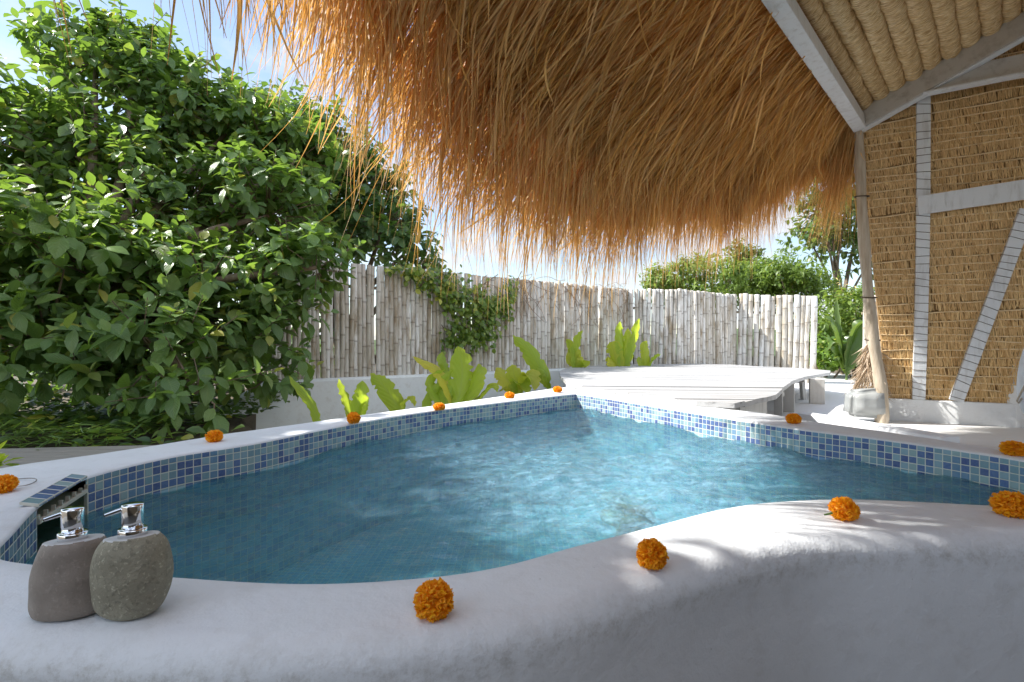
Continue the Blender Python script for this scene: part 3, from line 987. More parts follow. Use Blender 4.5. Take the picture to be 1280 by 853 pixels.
# ------------------------------------------------------------------ bamboo fences
def fence(A, B, ztop, zbot, label, pitch=0.058, lean=0.0, seed=0, jag=0.007, grow=0.0):
    """ztop: (at A, at B)"""
    rg = np.random.default_rng(seed)
    A = Vector((A[0], A[1], 0)); B = Vector((B[0], B[1], 0))
    d_ = B - A; L = d_.length; d_.normalize()
    nn = Vector((d_.y, -d_.x, 0))
    root = thing('bamboo_fence', label, 'fence', (A.x, A.y, zbot), 0, 'panels of the bamboo fence')
    cnt = int(L / pitch)
    V, Fq, AT = [], [], []
    ns = 10
    off = Vector((A.x, A.y, zbot))
    for k in range(cnt):
        t_ = (k + 0.5) / cnt
        if grow: t_ = (t_ * (1 - grow) + grow * t_ * t_)
        base = A + d_ * (L * t_ + rg.normal(0, 0.003)) + nn * rg.normal(0, 0.007)
        base.z = zbot
        zt_ = ztop[0] + (ztop[1] - ztop[0]) * t_ + rg.normal(0, jag)
        tip = base + d_ * (lean + rg.normal(0, 0.010)) + nn * rg.normal(0, 0.012)
        tip.z = zt_
        rad = pitch * (1 - grow + 2 * grow * t_) * rg.uniform(0.49, 0.58)
        zz_ = [0.0]; ats = [0.0]; rs = [1.0]
        h = rg.uniform(0.05, 0.3); Lz = zt_ - zbot
        while h < Lz - 0.04:
            zz_ += [h - 0.022, h - 0.007, h, h + 0.007, h + 0.022]; ats += [0.0, 0.35, 1.0, 0.35, 0.0]; rs += [1, 1.10, 1.0, 1.10, 1]
            h += rg.uniform(0.22, 0.36)
        zz_.append(Lz); ats.append(0.0); rs.append(0.97)
        ok = [0]
        b0 = len(V)
        bow = rg.normal(0, 0.007)
        for z_, a_, r_ in zip(zz_, ats, rs):
            c = base.lerp(tip, z_ / Lz) + d_ * bow * math.sin(math.pi * z_ / Lz)
            for q in range(ns):
                an = 2 * math.pi * q / ns
                V.append(c - off + (d_ * math.cos(an) + nn * math.sin(an)) * rad * r_)
                AT.append(a_)
        for i in range(len(zz_) - 1):
            for q in range(ns):
                q2 = (q + 1) % ns
                Fq.append((b0 + i * ns + q, b0 + i * ns + q2, b0 + (i + 1) * ns + q2, b0 + (i + 1) * ns + q))
        # top end, a little below the rim: the open cut
        b1 = b0 + (len(zz_) - 1) * ns
        for q in range(0, ns - 2, 2):
            Fq.append((b1, b1 + q + 1, b1 + q + 2, b1 + (q + 3) % ns if q + 3 < ns else b1 + ns - 1))
    po = new_obj('poles', fast_mesh('poles', [tuple(v) for v in V], np.array(Fq), True, None, {'node': AT}), M['bamboo'], root)
    struct(po, 'stuff') if cnt > 100 else None
    for f_ in (0.18, 0.80):
        mb = MB()
        pa = A - nn * 0.05 - off; pb = B - nn * 0.05 - off
        pa.z = f_ * (ztop[0] - zbot); pb.z = f_ * (ztop[1] - zbot)
        mb.tube([pa, (pa + pb) / 2, pb], 0.022, 8)
        mb.build('rail', M['rail'], root)
    return root
TA = at(422, 330, 6.35).z
TB = at(785, 362, 9.5).z
fence((FA.x, FA.y), (FB.x, FB.y), (TA, TB), 0.004, 'long weathered bamboo fence on the planter wall, behind the banana plants', 0.066, 0.0, 1, grow=0.22)
g1, g2, g3, g4 = at(786, 0, 9.45), at(850, 0, 9.25), at(921, 0, 9.75), at(1019, 0, 9.05)
def ztp(y, Y): return CAM_H + (CY - y) / F * Y
fence((g1.x, g1.y), (g2.x, g2.y), (ztp(362, 9.45), ztp(362, 9.25)), TZ, 'narrow pinkish grey bamboo fence panel after the long fence, left of the mottled panel', 0.07, 0.03, 2)
fence((g2.x + .02, g2.y), (g3.x, g3.y), (ztp(362, 9.25), ztp(369, 9.75)), TZ, 'mottled whitewashed bamboo fence panel turned away, between two lighter panels', 0.058, 0.0, 3)
fence((g3.x - .03, g3.y - 0.05), (g4.x, g4.y), (ztp(369, 9.75), ztp(370.5, 9.05)), TZ, 'bright white bamboo fence panel beside the garden gap with a diagonal shadow', 0.086, 0.04, 4, 0.012)
h1, h2 = at(1079, 0, 8.6), at(1118, 0, 8.5)
fence((h1.x, h1.y), (h2.x, h2.y), (ztp(369, 8.6), ztp(368, 8.5)), TZ, 'short piece of white bamboo fence right of the garden gap, behind the wooden post', 0.07, 0.0, 5)

# ------------------------------------------------------------------ sun deck
deck = thing('sun_deck', 'big low white-painted timber deck with a curved edge beside the pool', 'deck', (2.2, 6.0, TZ))
DZ = 0.034
outl = [Vector((.60, 5.12, 0))]
for i in (305, 295, 285): pass
outl = [Vector(p) for p in [(.52, 4.94, 0), (.75, 4.50, 0), (.98, 4.06, 0), (1.27, 3.53, 0), (1.48, 3.40, 0)]]
for x, y in [(945, 499), (958, 496.5), (970, 493.5), (976, 488), (981, 483), (990, 476.5), (1005, 471.5), (1022, 468.5), (1038, 466), (1038, 463.3), (1000, 460.5), (940, 457.5), (905, 455.4), (868, 455), (800, 455.6), (735, 457.5), (708, 460.5), (699, 464), (700, 470), (708, 477)]:
    p = on_z(x, y, DZ)
    outl.append(Vector((p.x, p.y, 0)))
def clip_half(poly, n_, c_):
    out = []
    for i in range(len(poly)):
        p, q = poly[i], poly[(i + 1) % len(poly)]
        dp, dq = p.dot(n_) - c_, q.dot(n_) - c_
        if dp >= 0: out.append(p)
        if (dp >= 0) != (dq >= 0):
            out.append(p.lerp(q, dp / (dp - dq)))
    return out
pd = Vector((1, -0.10, 0)).normalized(); pn_ = Vector((0.10, 1, 0)).normalized()
mb = MB()
lo_, hi_ = min(p.dot(pn_) for p in outl), max(p.dot(pn_) for p in outl)
c0 = lo_
bwid = 0.135
rg = np.random.default_rng(3)
off = Vector((2.2, 6.0, TZ))
while c0 < hi_:
    pc_ = clip_half(clip_half(outl, pn_, c0 + 0.0015), -pn_, -(c0 + bwid - 0.0015))
    if len(pc_) >= 3:
        dz = rg.normal(0, 0.0016)
        mb.prism([(p.x - off.x, p.y - off.y) for p in pc_], DZ - 0.035 + dz - TZ, DZ + dz - TZ)
    c0 += bwid
mb.build('deck_boards', M['wood_deck'], deck)
mb = MB()
for f_ in (0.25, 0.5, 0.75):   # joists under the boards
    c_ = lo_ + (hi_ - lo_) * f_
for xj in (1.75, 2.6, 3.4):
    yj0 = {1.75: 4.2, 2.6: 5.3, 3.4: 6.2}[xj]
    mb.beam((xj - off.x, yj0 - off.y, DZ - 0.075 - TZ), (xj - off.x, 8.6 - off.y, DZ - 0.075 - TZ), 0.05, 0.075, (0, 0, 1))
mb.build('joist', M['wood_leg'], deck)
def leg(x, ybase, wd=0.14, rz=0.0, inset=0.0):
    p = on_z(x, ybase, TZ)
    mb = MB()
    mb.box((p.x - off.x, p.y - off.y + inset, (DZ - 0.037 - TZ) / 2), (wd, 0.06, DZ - 0.037 - TZ), Matrix.Rotation(rz, 3, 'Z'), 0.006)
    return mb.build('leg', M['wood_leg'], deck)
leg(1021, 505, 0.16, R(-20))
leg(984, 515, 0.135, R(-30))
pl_ = on_z(974, 524, TZ)
leg(973, 523, 0.075, R(-30))
leg(941, 519.5, 0.07, R(-35))
p = on_z(1010, 500.5, TZ)
mb = MB()
mb.beam((p.x - off.x, p.y - off.y + 0.1, 0.004), (p.x - off.x - 0.22, p.y - off.y - 0.25, 0.27), 0.05, 0.05, (0, 1, 0))
mb.build('brace', M['wood_leg'], deck)
mb = MB()
q0 = on_z(960, 497, -0.03); q1 = on_z(985, 496, -0.03)
a0 = Vector((2.0, 4.75, -0.09)); a1 = Vector((2.78, 5.25, -0.09))
mb.beam(a0 - off, a1 - off, 0.03, 0.05, (0, 0, 1))
mb.build('stretcher', M['wood_leg'], deck)
mb = MB()   # boarded skirt under the near curved edge
sk_pts = [Vector((1.42, 3.72, 0)), Vector((1.62, 3.66, 0)), on_z(972, 495, DZ) + Vector((-0.04, 0.10, 0))]
for i in range(2):
    A_, B_ = sk_pts[i], sk_pts[i + 1]
    A_ = Vector((A_.x, A_.y, -0.145)); B_ = Vector((B_.x, B_.y, -0.145))
    mb.beam(A_ - off, B_ - off, 0.02, 0.30, (0, 0, 1), 0.003)
mb.build('skirt_board', M['wood_leg'], deck)

# ------------------------------------------------------------------ thatched pavilion
pav = thing('thatched_pavilion', 'thatched pavilion with shaggy straw eaves, white beams and woven straw side', 'pavilion', (3.3, 4.8, TZ))
PO = Vector((3.3, 4.8, TZ))
pav_children = []
def padd(o):
    """parts are modelled in world space; shift them under the pavilion's base"""
    o.data.transform(Matrix.Translation(-PO))
    o.parent = pav
    return o
K = Vector((3.19, 4.70, 2.44))
bd = Vector((-1.63, -1.71, 0)).normalized()       # along the eave beam towards the camera
up_d = Vector((-bd.y * 1.0, bd.x, 0))             # candidate
up_d = Vector((0.724, -0.690, 0.0))
perp = Vector((0.724, -0.690, 0.40)).normalized()   # up the roof slope, inwards
rn = bd.cross(perp).normalized()
if rn.z < 0: rn = -rn
mb = MB()
mb.beam(K + bd * -0.03, K + bd * 6.0, 0.13, 0.10, (0.724, -0.69, 0.1), 0.006)
padd(mb.build('eave_beam', M['wood_white']))
mb = MB()
mb.beam(K - perp * 0.02 + Vector((0, 0, 0.025)), K + perp * 3.4 + Vector((0, 0, 0.025)), 0.10, 0.17, rn, 0.006)
padd(mb.build('rafter', M['wood_grey']))
c0 = K + perp * 0.47
mb = MB()
cdir = Vector((0.855, -0.52, 0)).normalized()
cp = Vector((3.505, 4.40, 2.60)); cp2 = cp + cdir * 1.9
mb.beam(cp - Vector((0, 0, -0.04)), cp2 - Vector((0, 0, -0.04)), 0.09, 0.15, (0, 0, 1), 0.006)
padd(mb.build('collar_beam', M['wood_grey']))
mb = MB()
mb.beam(cp - Vector((0, 0.03, 0.045)), cp2 - Vector((0, 0.03, 0.045)), 0.10, 0.014, (0, 0, 1), 0.003)
mb.beam(K + Vector((0, 0, -0.075)) + perp * 0.02, K + Vector((0, 0, -0.075)) + perp * 3.3, 0.085, 0.012, rn, 0.003)
padd(mb.build('batten', M['wood_white']))
# bound straw rolls on the underside of the roof
rad = 0.066
rgr = np.random.default_rng(9)
for k in range(20):
    st = K + perp * (0.10 + 0.128 * k) + rn * 0.145 - bd * 0.14
    L = 3.4
    V, Fq, UV = [], [], []
    nseg, nr = 270, 20
    rr = rad * rgr.uniform(0.92, 1.06)
    for i in range(nseg + 1):
        sd_ = L * (i / nseg) ** 1.1
        c = st + bd * sd_
        wob = rn * (0.010 * mnoise.noise(Vector((sd_ * 2, k * 3.3, 0)))) + perp * (0.010 * mnoise.noise(Vector((sd_ * 2, k * 3.3, 5))))
        for q in range(nr):
            an = 2 * math.pi * q / nr
            sp = sd_ / 0.062 + 0.7 * math.sin(an + k) + 0.35 * math.sin(2 * an + sd_ * 5)
            r2 = rr * (1 + 0.17 * abs(math.sin(math.pi * sp)) ** 0.7 - 0.08 + 0.16 * mnoise.noise(Vector((sd_ * 14, math.cos(an) * 0.8, math.sin(an) * 0.8 + k * 5))))
            V.append(c + wob + (perp * math.cos(an) + rn * math.sin(an)) * r2)
            UV.append((an / 6.283 + 0.02 * math.sin(sp), sd_ * 1.6 + 0.03 * math.sin(an) + k * 0.37))
    for i in range(nseg):
        for q in range(nr):
            q2 = (q + 1) % nr
            Fq.append((i * nr + q, i * nr + q2, (i + 1) * nr + q2, (i + 1) * nr + q))
    Fq.append(tuple(range(0, 4)))
    padd(new_obj('straw_roll', fast_mesh('straw_roll', [tuple(v) for v in V], np.array(Fq), True, UV), M['roll']))
# thatch cover above the rolls
mb = MB()
b0_ = K + rn * 0.25 - perp * 0.05 - bd * 0.25
cov = [b0_, b0_ + bd * 6, b0_ + bd * 6 + perp * 2.9, b0_ + perp * 2.9]
mb.add([p for p in cov] + [p + rn * 0.16 for p in cov], [(0, 1, 2, 3), (7, 6, 5, 4), (0, 4, 5, 1), (1, 5, 6, 2), (2, 6, 7, 3), (3, 7, 4, 0)])
padd(mb.build('thatch_cover', M['straw_mass']))

mb = MB()
mb.box((1.4, -1.35, 0.16), (6.4, 0.12, 2.2))  # added unseen wall that keeps rear light off the near pool face
padd(mb.build('light_blocker', m_noise('dark_light_blocker', (0.05, 0.04, 0.028), (0.10, 0.08, 0.055), 18, 0.8, 0.01)))
ridge0, ridge1 = b0_ + perp * 2.9, b0_ + bd * 6 + perp * 2.9
rdn = Vector((0.724, -0.690, -0.40)).normalized()
mb = MB()
cov = [ridge0, ridge1, ridge1 + rdn * 3.4, ridge0 + rdn * 3.4]
mb.add([p for p in cov] + [p + Vector((0, 0, 0.18)) for p in cov], [(0, 1, 2, 3), (7, 6, 5, 4), (0, 4, 5, 1), (1, 5, 6, 2), (2, 6, 7, 3), (3, 7, 4, 0)])
padd(mb.build('thatch_cover', M['straw_mass']))
mb = MB()
mb.box((4.75, -0.1, 0.9), (0.12, 3.4, 3.7))
padd(mb.build('inner_wall', M['plaster_wall']))
# eave: curved edge of the thatch in plan, from the far corner round towards the camera
E_PTS = [at(1073, 166, 4.74), at(1022, 192, 4.95), at(945, 236, 4.6), at(800, 262, 3.6), at(670, 238, 2.75), at(565, 150, 2.2), at(480, 25, 1.75), at(395, -90, 1.35), at(260, -210, 1.02), Vector((-.82, .45, 1.35)), Vector((-.95, -.4, 1.4))]
B_S = [-0.02, 0.15, 0.55, 1.45, 2.5, 3.45, 4.25, 4.9, 5.5, 6.1, 6.9]
B_PTS = [K + bd * s_ + Vector((0, 0, 0.075)) for s_ in B_S]
EC = np.array([tuple(p) for p in catmull(E_PTS, 24)])
BC = np.array([tuple(p) for p in catmull(B_PTS, 24)])
NE = len(EC)
def edge(tt):
    f = np.clip(tt, 0, 1) * (NE - 1)
    i = np.minimum(f.astype(int), NE - 2); g = (f - i)[:, None]
    return BC[i] * (1 - g) + BC[i + 1] * g, EC[i] * (1 - g) + EC[i + 1] * g
def surf(tt, ss):
    b_, e_ = edge(tt)
    s_ = ss[:, None]
    p = b_ * (1 - s_) + e_ * s_
    # the thatch bellies: flatter near the beam, steeper near the eave
    p[:, 2] += (0.16 * ss * (1 - ss) * 4) * 0.5
    return p
# opaque thatch mass
nu, nv_ = 130, 14
tt, ss = np.meshgrid(np.linspace(0, 1, nu), np.linspace(0.0, 0.90, nv_), indexing='ij')
P = surf(tt.ravel(), ss.ravel()).reshape(nu, nv_, 3)
upn = np.array([-0.35, 0.35, 0.87])
bump_ = np.array([[0.03 * mnoise.noise(Vector((i * 0.4, j * 0.6, 0))) for j in range(nv_)] for i in range(nu)])[..., None]
for i in range(nu):     # ragged lower end of the packed thatch
    f_ = 0.97 + 0.09 * mnoise.noise(Vector((i * 0.9, 0, 0))) + 0.05 * mnoise.noise(Vector((i * 2.7, 4, 0)))
    for j in range(nv_):
        pass
    P[i] = P[i, :1] + (P[i] - P[i, :1]) * f_
low = P + upn * (0.05 + bump_)
thk = 0.20 * (1 - np.linspace(0, 1, nv_) ** 3 * 0.9)[None, :, None]
high = low + upn * thk
V = np.concatenate([low.reshape(-1, 3), high.reshape(-1, 3)])
Fq = []
nn_ = nu * nv_
for i in range(nu - 1):
    for j in range(nv_ - 1):
        q = (i * nv_ + j, (i + 1) * nv_ + j, (i + 1) * nv_ + j + 1, i * nv_ + j + 1)
        Fq.append(q); Fq.append(tuple(nn_ + v for v in reversed(q)))
    j = nv_ - 1
    Fq.append((i * nv_ + j, (i + 1) * nv_ + j, nn_ + (i + 1) * nv_ + j, nn_ + i * nv_ + j))
    Fq.append((i * nv_, nn_ + i * nv_, nn_ + (i + 1) * nv_, (i + 1) * nv_))
padd(new_obj('thatch_eave', fast_mesh('thatch_eave', V, np.array(Fq)), M['straw_mass']))

def strands(start, dirs, length, width, droop, curl, K_=7, rg=RNG):
    """ribbons: start (n,3), unit dirs (n,3), droop 0..1 bends towards straight down"""
    n = len(start)
    P = np.zeros((n, K_, 3)); P[:, 0] = start
    d_ = dirs.copy()
    down = np.array([0, 0, -1.0])
    cv = rg.normal(0, 1, (n, 3)) * curl[:, None]
    for k in range(1, K_):
        d_ = d_ + down * (droop / K_)[:, None] + cv * (k / K_) / K_
        d_ /= np.linalg.norm(d_, axis=1)[:, None]
        P[:, k] = P[:, k - 1] + d_ * (length / (K_ - 1))[:, None]
    side = np.cross(d_, rg.normal(0, 1, (n, 3)))
    side /= np.linalg.norm(side, axis=1)[:, None]
    tap = np.interp(np.linspace(0, 1, K_), [0, 0.2, 0.7, 1], [0.8, 1, 0.8, 0.15])
    W = width[:, None, None] * tap[None, :, None] * side[:, None, :] * 0.5
    V = np.stack([P - W, P + W], 2).reshape(-1, 3)
    base = (np.arange(n) * K_ * 2)[:, None]
    k = np.arange(K_ - 1) * 2
    q = np.stack([k, k + 1, k + 3, k + 2], 1)
    Fq = (base[:, :, None] + q[None]).reshape(-1, 4)
    return V, Fq

def eave_dir(t_):
    b_, e_ = edge(t_)
    d_ = e_ - b_
    return d_ / np.linalg.norm(d_, axis=1)[:, None]
allV, allF = [], []
def put(V, Fq):
    b_ = sum(len(v) for v in allV)
    allV.append(V); allF.append(Fq + b_)
# density along t follows real edge length
seg = np.linalg.norm(np.diff(EC, axis=0), axis=1)
cum = np.concatenate([[0], np.cumsum(seg)]); cum /= cum[-1]
def rand_t(n, lo=0.0, hi=1.0):
    return np.interp(RNG.random(n) * (hi - lo) + lo, cum, np.linspace(0, 1, NE))
# bunched: strands gather in hanks
def bunch(t_, amt=0.006, n=260):
    c = np.sort(RNG.random(n))
    j = np.clip(np.searchsorted(c, t_), 0, n - 1)
    return np.clip(t_ + (c[j] - t_) * RNG.random(len(t_)) * 0.75 * (np.abs(c[j] - t_) < 0.02), 0, 1)
hk = RNG.uniform(0.3, 1.0, 420) ** 1.6 * 1.5
hv = RNG.normal(0, 1, (900, 3))
def hdir(t_):
    return np.stack([np.interp(t_ * 899, np.arange(900), hv[:, k]) for k in range(3)], 1)
def hank(t_):
    return np.interp(t_ * 419, np.arange(420), hk)
# A: body of the underside, lying along the slope
n = 15000
t_ = bunch(rand_t(n)); s_ = RNG.uniform(-0.02, 0.85, n)
d_ = eave_dir(t_)
st = surf(t_, s_) + upn * RNG.uniform(-0.045, 0.05, n)[:, None]
dd = d_ + 0.09 * hdir(t_) + RNG.normal(0, 0.10, (n, 3)); dd /= np.linalg.norm(dd, axis=1)[:, None]
put(*strands(st, dd, RNG.uniform(0.30, 0.75, n), RNG.uniform(0.004, 0.010, n) * np.interp(t_, [0, .5, 1], [1.1, 1, .7]), RNG.uniform(0.05, 0.45, n) * (0.2 + np.clip(s_, 0, 1)), RNG.uniform(0, 0.35, n)))
# A2: outer layer, on top of the packed thatch and past its end
n = 6000
t_ = bunch(rand_t(n)); s_ = RNG.uniform(0.45, 1.0, n)
d_ = eave_dir(t_)
st = surf(t_, s_) + upn * RNG.uniform(0.08, 0.20, n)[:, None]
dd = d_ + 0.1 * hdir(t_) + RNG.normal(0, 0.08, (n, 3)); dd /= np.linalg.norm(dd, axis=1)[:, None]
kp = RNG.random(n) < np.interp(t_, [0, .55, .75, 1], [1, 1, .45, .3])
V_, F_ = strands(st[kp], dd[kp], RNG.uniform(0.3, 0.6, kp.sum()), RNG.uniform(0.004, 0.011, kp.sum()), RNG.uniform(0.2, 1.4, kp.sum()), RNG.uniform(0, 0.4, kp.sum()))
put(V_, F_)
# A3: a few broad flat blades and crooked ones on the underside
n = 1500
t_ = rand_t(n, 0, .8); s_ = RNG.uniform(0.05, 0.95, n)
d_ = eave_dir(t_)
st = surf(t_, s_) + upn * RNG.uniform(-0.07, -0.01, n)[:, None]
dd = d_ + 0.15 * hdir(t_) + RNG.normal(0, 0.16, (n, 3)); dd /= np.linalg.norm(dd, axis=1)[:, None]
put(*strands(st, dd, RNG.uniform(0.2, 0.6, n), RNG.uniform(0.008, 0.015, n), RNG.uniform(0.2, 1.6, n), RNG.uniform(0.2, 1.5, n), 9))
# B: fringe hanging from the edge
n = 10000
t_ = bunch(rand_t(n)); s_ = RNG.uniform(0.70, 1.0, n)
b_, e_ = edge(t_)
lenf = np.interp(t_, [0, 0.05, 0.2, 0.35, 0.5, 0.6, 0.7, 0.8, 1], [0.15, 0.36, 0.50, 0.52, 0.50, 0.44, 0.36, 0.30, 0.3])
dens = np.interp(t_, [0, 0.1, 0.5, 0.62, 0.72, 0.85, 1], [1, 1, 1, 0.6, 0.3, 0.22, 0.22])
kp = RNG.random(n) < dens
t_, s_, lenf = t_[kp], s_[kp], lenf[kp]; n = len(t_)
d_ = eave_dir(t_)
st = surf(t_, s_) + upn * RNG.uniform(-0.03, 0.10, n)[:, None]
dd = d_ + 0.16 * hdir(t_) + RNG.normal(0, 0.10, (n, 3)); dd /= np.linalg.norm(dd, axis=1)[:, None]
put(*strands(st, dd, lenf * hank(t_) * RNG.uniform(0.5, 1.35, n), RNG.uniform(0.003, 0.009, n) * np.interp(t_, [0, .5, 1], [1.1, 1, .6]), RNG.uniform(2.0, 7.0, n), RNG.uniform(0.1, 0.9, n), 9))
# C: stray long wisps
n = 2400
t_ = bunch(rand_t(n)); s_ = RNG.uniform(0.8, 1.0, n)
dens = np.interp(t_, [0, 0.6, 0.75, 1], [1, 1, 0.5, 0.3])
kp = RNG.random(n) < dens
t_, s_ = t_[kp], s_[kp]; n = len(t_)
d_ = eave_dir(t_)
st = surf(t_, s_)
dd = d_ + RNG.normal(0, 0.25, (n, 3)); dd /= np.linalg.norm(dd, axis=1)[:, None]
sc_ = np.interp(t_, [0, 0.55, 0.8, 1], [1, 1, 0.6, 0.5])
put(*strands(st, dd, RNG.uniform(0.40, 0.78, n) * sc_, RNG.uniform(0.0015, 0.0035, n), RNG.uniform(2.0, 7.0, n), RNG.uniform(0.5, 2.0, n), 10))
# D: tuft at the far corner, beside the post
n = 500
st = np.array([tuple(K + Vector((-0.03, 0.10, -0.02)))] * n) + RNG.normal(0, 1, (n, 3)) * np.array([0.05, 0.05, 0.02])
dd = np.array([-0.10, 0.25, -1.0]) + RNG.normal(0, 0.12, (n, 3)); dd /= np.linalg.norm(dd, axis=1)[:, None]
put(*strands(st, dd, RNG.uniform(0.4, 1.15, n), RNG.uniform(0.003, 0.006, n), RNG.uniform(0.1, 0.5, n), RNG.uniform(0, 0.4, n)))
fr = padd(new_obj('straw_fringe', fast_mesh('straw_fringe', np.concatenate(allV), np.concatenate(allF), False), M['straw']))
struct(fr, 'stuff')

# straw side panel: rows of short bound straw on a backing
L0 = Vector((3.59, 4.90, -0.09)); L1 = Vector((3.215, 4.73, 2.40))
hD = Vector((0.875, -0.484, 0)).normalized()
uD = (L1 - L0); panH = uD.length; uD.normalize()
pN = hD.cross(uD).normalized()
if pN.y > 0: pN = -pN
def on_panel(x, y, lift=0.0):
    o = Vector((0, 0, CAM_H)); r_ = Vector(((x - CX) / F, 1, (CY - y) / F))
    t2 = ((L0 + pN * lift) - o).dot(pN) / r_.dot(pN)
    return o + r_ * t2
PW = 2.0
mb = MB()
T1 = L1 + uD * 0.03 + hD * 0.0
slope_top = 0.48
bk = [L0 - uD * 0.02, L0 + hD * PW - uD * 0.02, L0 + hD * PW + uD * (panH + slope_top * PW), L1 + uD * 0.05]
mb.add([p - pN * 0.02 for p in bk] + [p - pN * 0.10 for p in bk], [(0, 1, 2, 3), (7, 6, 5, 4), (0, 4, 5, 1), (1, 5, 6, 2), (2, 6, 7, 3), (3, 7, 4, 0)])
padd(mb.build('panel_backing', M['mat_back']))
allV, allF = [], []
pitch = 0.074
row = 0
z_ = 0.02
rods = MB()
while z_ < panH + 0.9:
    h0 = max(0.0, (z_ - panH) / slope_top)
    if h0 > PW - 0.1: break
    n = int((PW - h0) / 0.0023)
    hh = h0 + RNG.random(n) * (PW - h0)
    sag = 0.012 * np.sin(hh * 2.3 + row) + 0.006 * np.sin(hh * 9 + row * 2)
    st = np.array(tuple(L0))[None] + np.array(tuple(hD))[None] * hh[:, None] + np.array(tuple(uD))[None] * (z_ + sag + RNG.normal(0, 0.006, n))[:, None]
    st = st + np.array(tuple(pN))[None] * RNG.uniform(-0.004, 0.010, n)[:, None]
    dd = -np.array(tuple(uD))[None] + np.array(tuple(hD))[None] * RNG.normal(0, 0.12, n)[:, None] + np.array(tuple(pN))[None] * RNG.normal(0.07, 0.03, n)[:, None]
    dd /= np.linalg.norm(dd, axis=1)[:, None]
    Ls = RNG.uniform(0.82, 1.10, n) * pitch
    K_ = 2
    P0 = st; P1 = st + dd * Ls[:, None]
    W = np.array(tuple(hD))[None] * (RNG.uniform(0.0025, 0.0065, n) / 2)[:, None]
    V = np.stack([P0 - W, P0 + W, P1 + W, P1 - W], 1).reshape(-1, 3)
    b_ = sum(len(v) for v in allV)
    allV.append(V); allF.append(np.arange(n * 4).reshape(n, 4) + b_)
    pts = []
    for q in np.linspace(h0, PW, 24):
        pts.append(L0 + hD * q + uD * (z_ + 0.006 + 0.012 * math.sin(q * 2.3 + row) + 0.006 * math.sin(q * 9 + row * 2)) + pN * 0.006)
    rods.tube(pts, 0.0065, 6)
    z_ += pitch * RNG.uniform(0.82, 1.15)
    row += 1
po = padd(new_obj('straw_panel', fast_mesh('straw_panel', np.concatenate(allV), np.concatenate(allF), False), M['straw_pale']))
struct(po, 'stuff')
rod_o = rods.build('lath', m_noise('pale_lath', (0.62, 0.45, 0.24), (0.78, 0.60, 0.36), 14, 0.6, 0.002)); padd(rod_o)
# studs and rails lashed to the panel
def stud(x0, y0, x1, y1, wd, curve=0.0, name='stud', lash=True, dep_=0.045):
    a_, b_ = on_panel(x0, y0, 0.03), on_panel(x1, y1, 0.03)
    pts = [a_.lerp(b_, k / 8) + hD * (curve * math.sin(math.pi * k / 8)) for k in range(9)]
    mb = MB()
    for k in range(8):
        mb.beam(pts[k], pts[k + 1] + (pts[k + 1] - pts[k]).normalized() * 0.002, wd, dep_, pN, 0.0)
    o = padd(mb.build(name, M['wood_white']))
    if lash:
        Lt = (b_ - a_).length
        mb = MB(); tw_pts = []
        z = 0.03
        sd_ = (b_ - a_).normalized().cross(pN).normalized()
        while z < Lt - 0.02:
            f_ = z / Lt
            c = a_.lerp(b_, f_) + hD * (curve * math.sin(math.pi * f_))
            ti = (b_ - a_).normalized() * random.uniform(0.0, 0.014)
            h_ = dep_ / 2 + 0.0015
            tw_pts += ([c + sd_ * (wd / 2 + 0.002) - pN * 0.02 - ti, c + sd_ * (wd / 2 + 0.0015) + pN * h_ - ti, c - sd_ * (wd / 2 + 0.0015) + pN * h_ + ti, c - sd_ * (wd / 2 + 0.002) - pN * 0.02 + ti])
            z += random.uniform(0.055, 0.085)
        mb.tube(tw_pts, 0.0022, 5)
        l = mb.build('lashing', M['twine'])
        l.data.transform(Matrix.Translation(-PO)); l.parent = o
    return o
stud(1148, 499, 1154, 120, 0.095, 0.012)
stud(1195, 501, 1284, 262, 0.10, 0.0)
stud(1146, 258, 1290, 236, 0.16, 0.0, 'cross_rail', False, 0.11)
# wall below the panel and the side wall to its right
mb = MB()
wl = L0 - pN * 0.03
wr = L0 + hD * 0.88 - pN * 0.03
mb.beam(Vector((wl.x, wl.y, -0.36)) - hD * 0.03, Vector((wr.x, wr.y, -0.36)) + hD * 1.5, 0.12, 0.53, (0, 0, 1), 0.008)
padd(mb.build('low_wall', M['plaster_wall']))
w0 = on_panel(1256, 503, 0.02)
mb = MB()
wd_ = Vector((0.62, -0.785, 0)).normalized()
wq = Vector((w0.x, w0.y, 0))
mb.beam(Vector((wq.x, wq.y, -0.25)) + Vector((0.06, 0.05, 0)), Vector((wq.x, wq.y, -0.25)) + Vector((0.06, 0.05, 0)) + wd_ * 2.4, 0.12, 1.36, (0, 0, 1), 0.008)
padd(mb.build('side_wall', M['plaster_wall']))
# crooked natural post at the corner
mb = MB()
pp = [at(1102, 530, 4.70), at(1103, 503, 4.70), at(1099, 470, 4.70), at(1090, 415, 4.70), at(1083, 340, 4.72), at(1078, 270, 4.72), at(1075, 205, 4.72), at(1073, 160, 4.72)]
mb.tube(catmull(pp, 5), [0.053 - 0.014 * k / 35 + 0.004 * math.sin(k * 0.9) for k in range(36)], 14)
post = padd(mb.build('post', M['post']))
mb = MB()
for y_ in (246, 372, 425):
    c = at(1077 + (y_ - 246) * 0.075, y_, 4.72)
    mb = MB()
    mb.tube([c + Vector((0.058 * math.cos(q), 0.058 * math.sin(q), 0.008 * math.sin(q))) for q in np.linspace(0, 6.283, 20)], 0.006, 6)
    lo2 = mb.build('tie', M['twine']); lo2.data.transform(Matrix.Translation(-PO)); lo2.parent = post
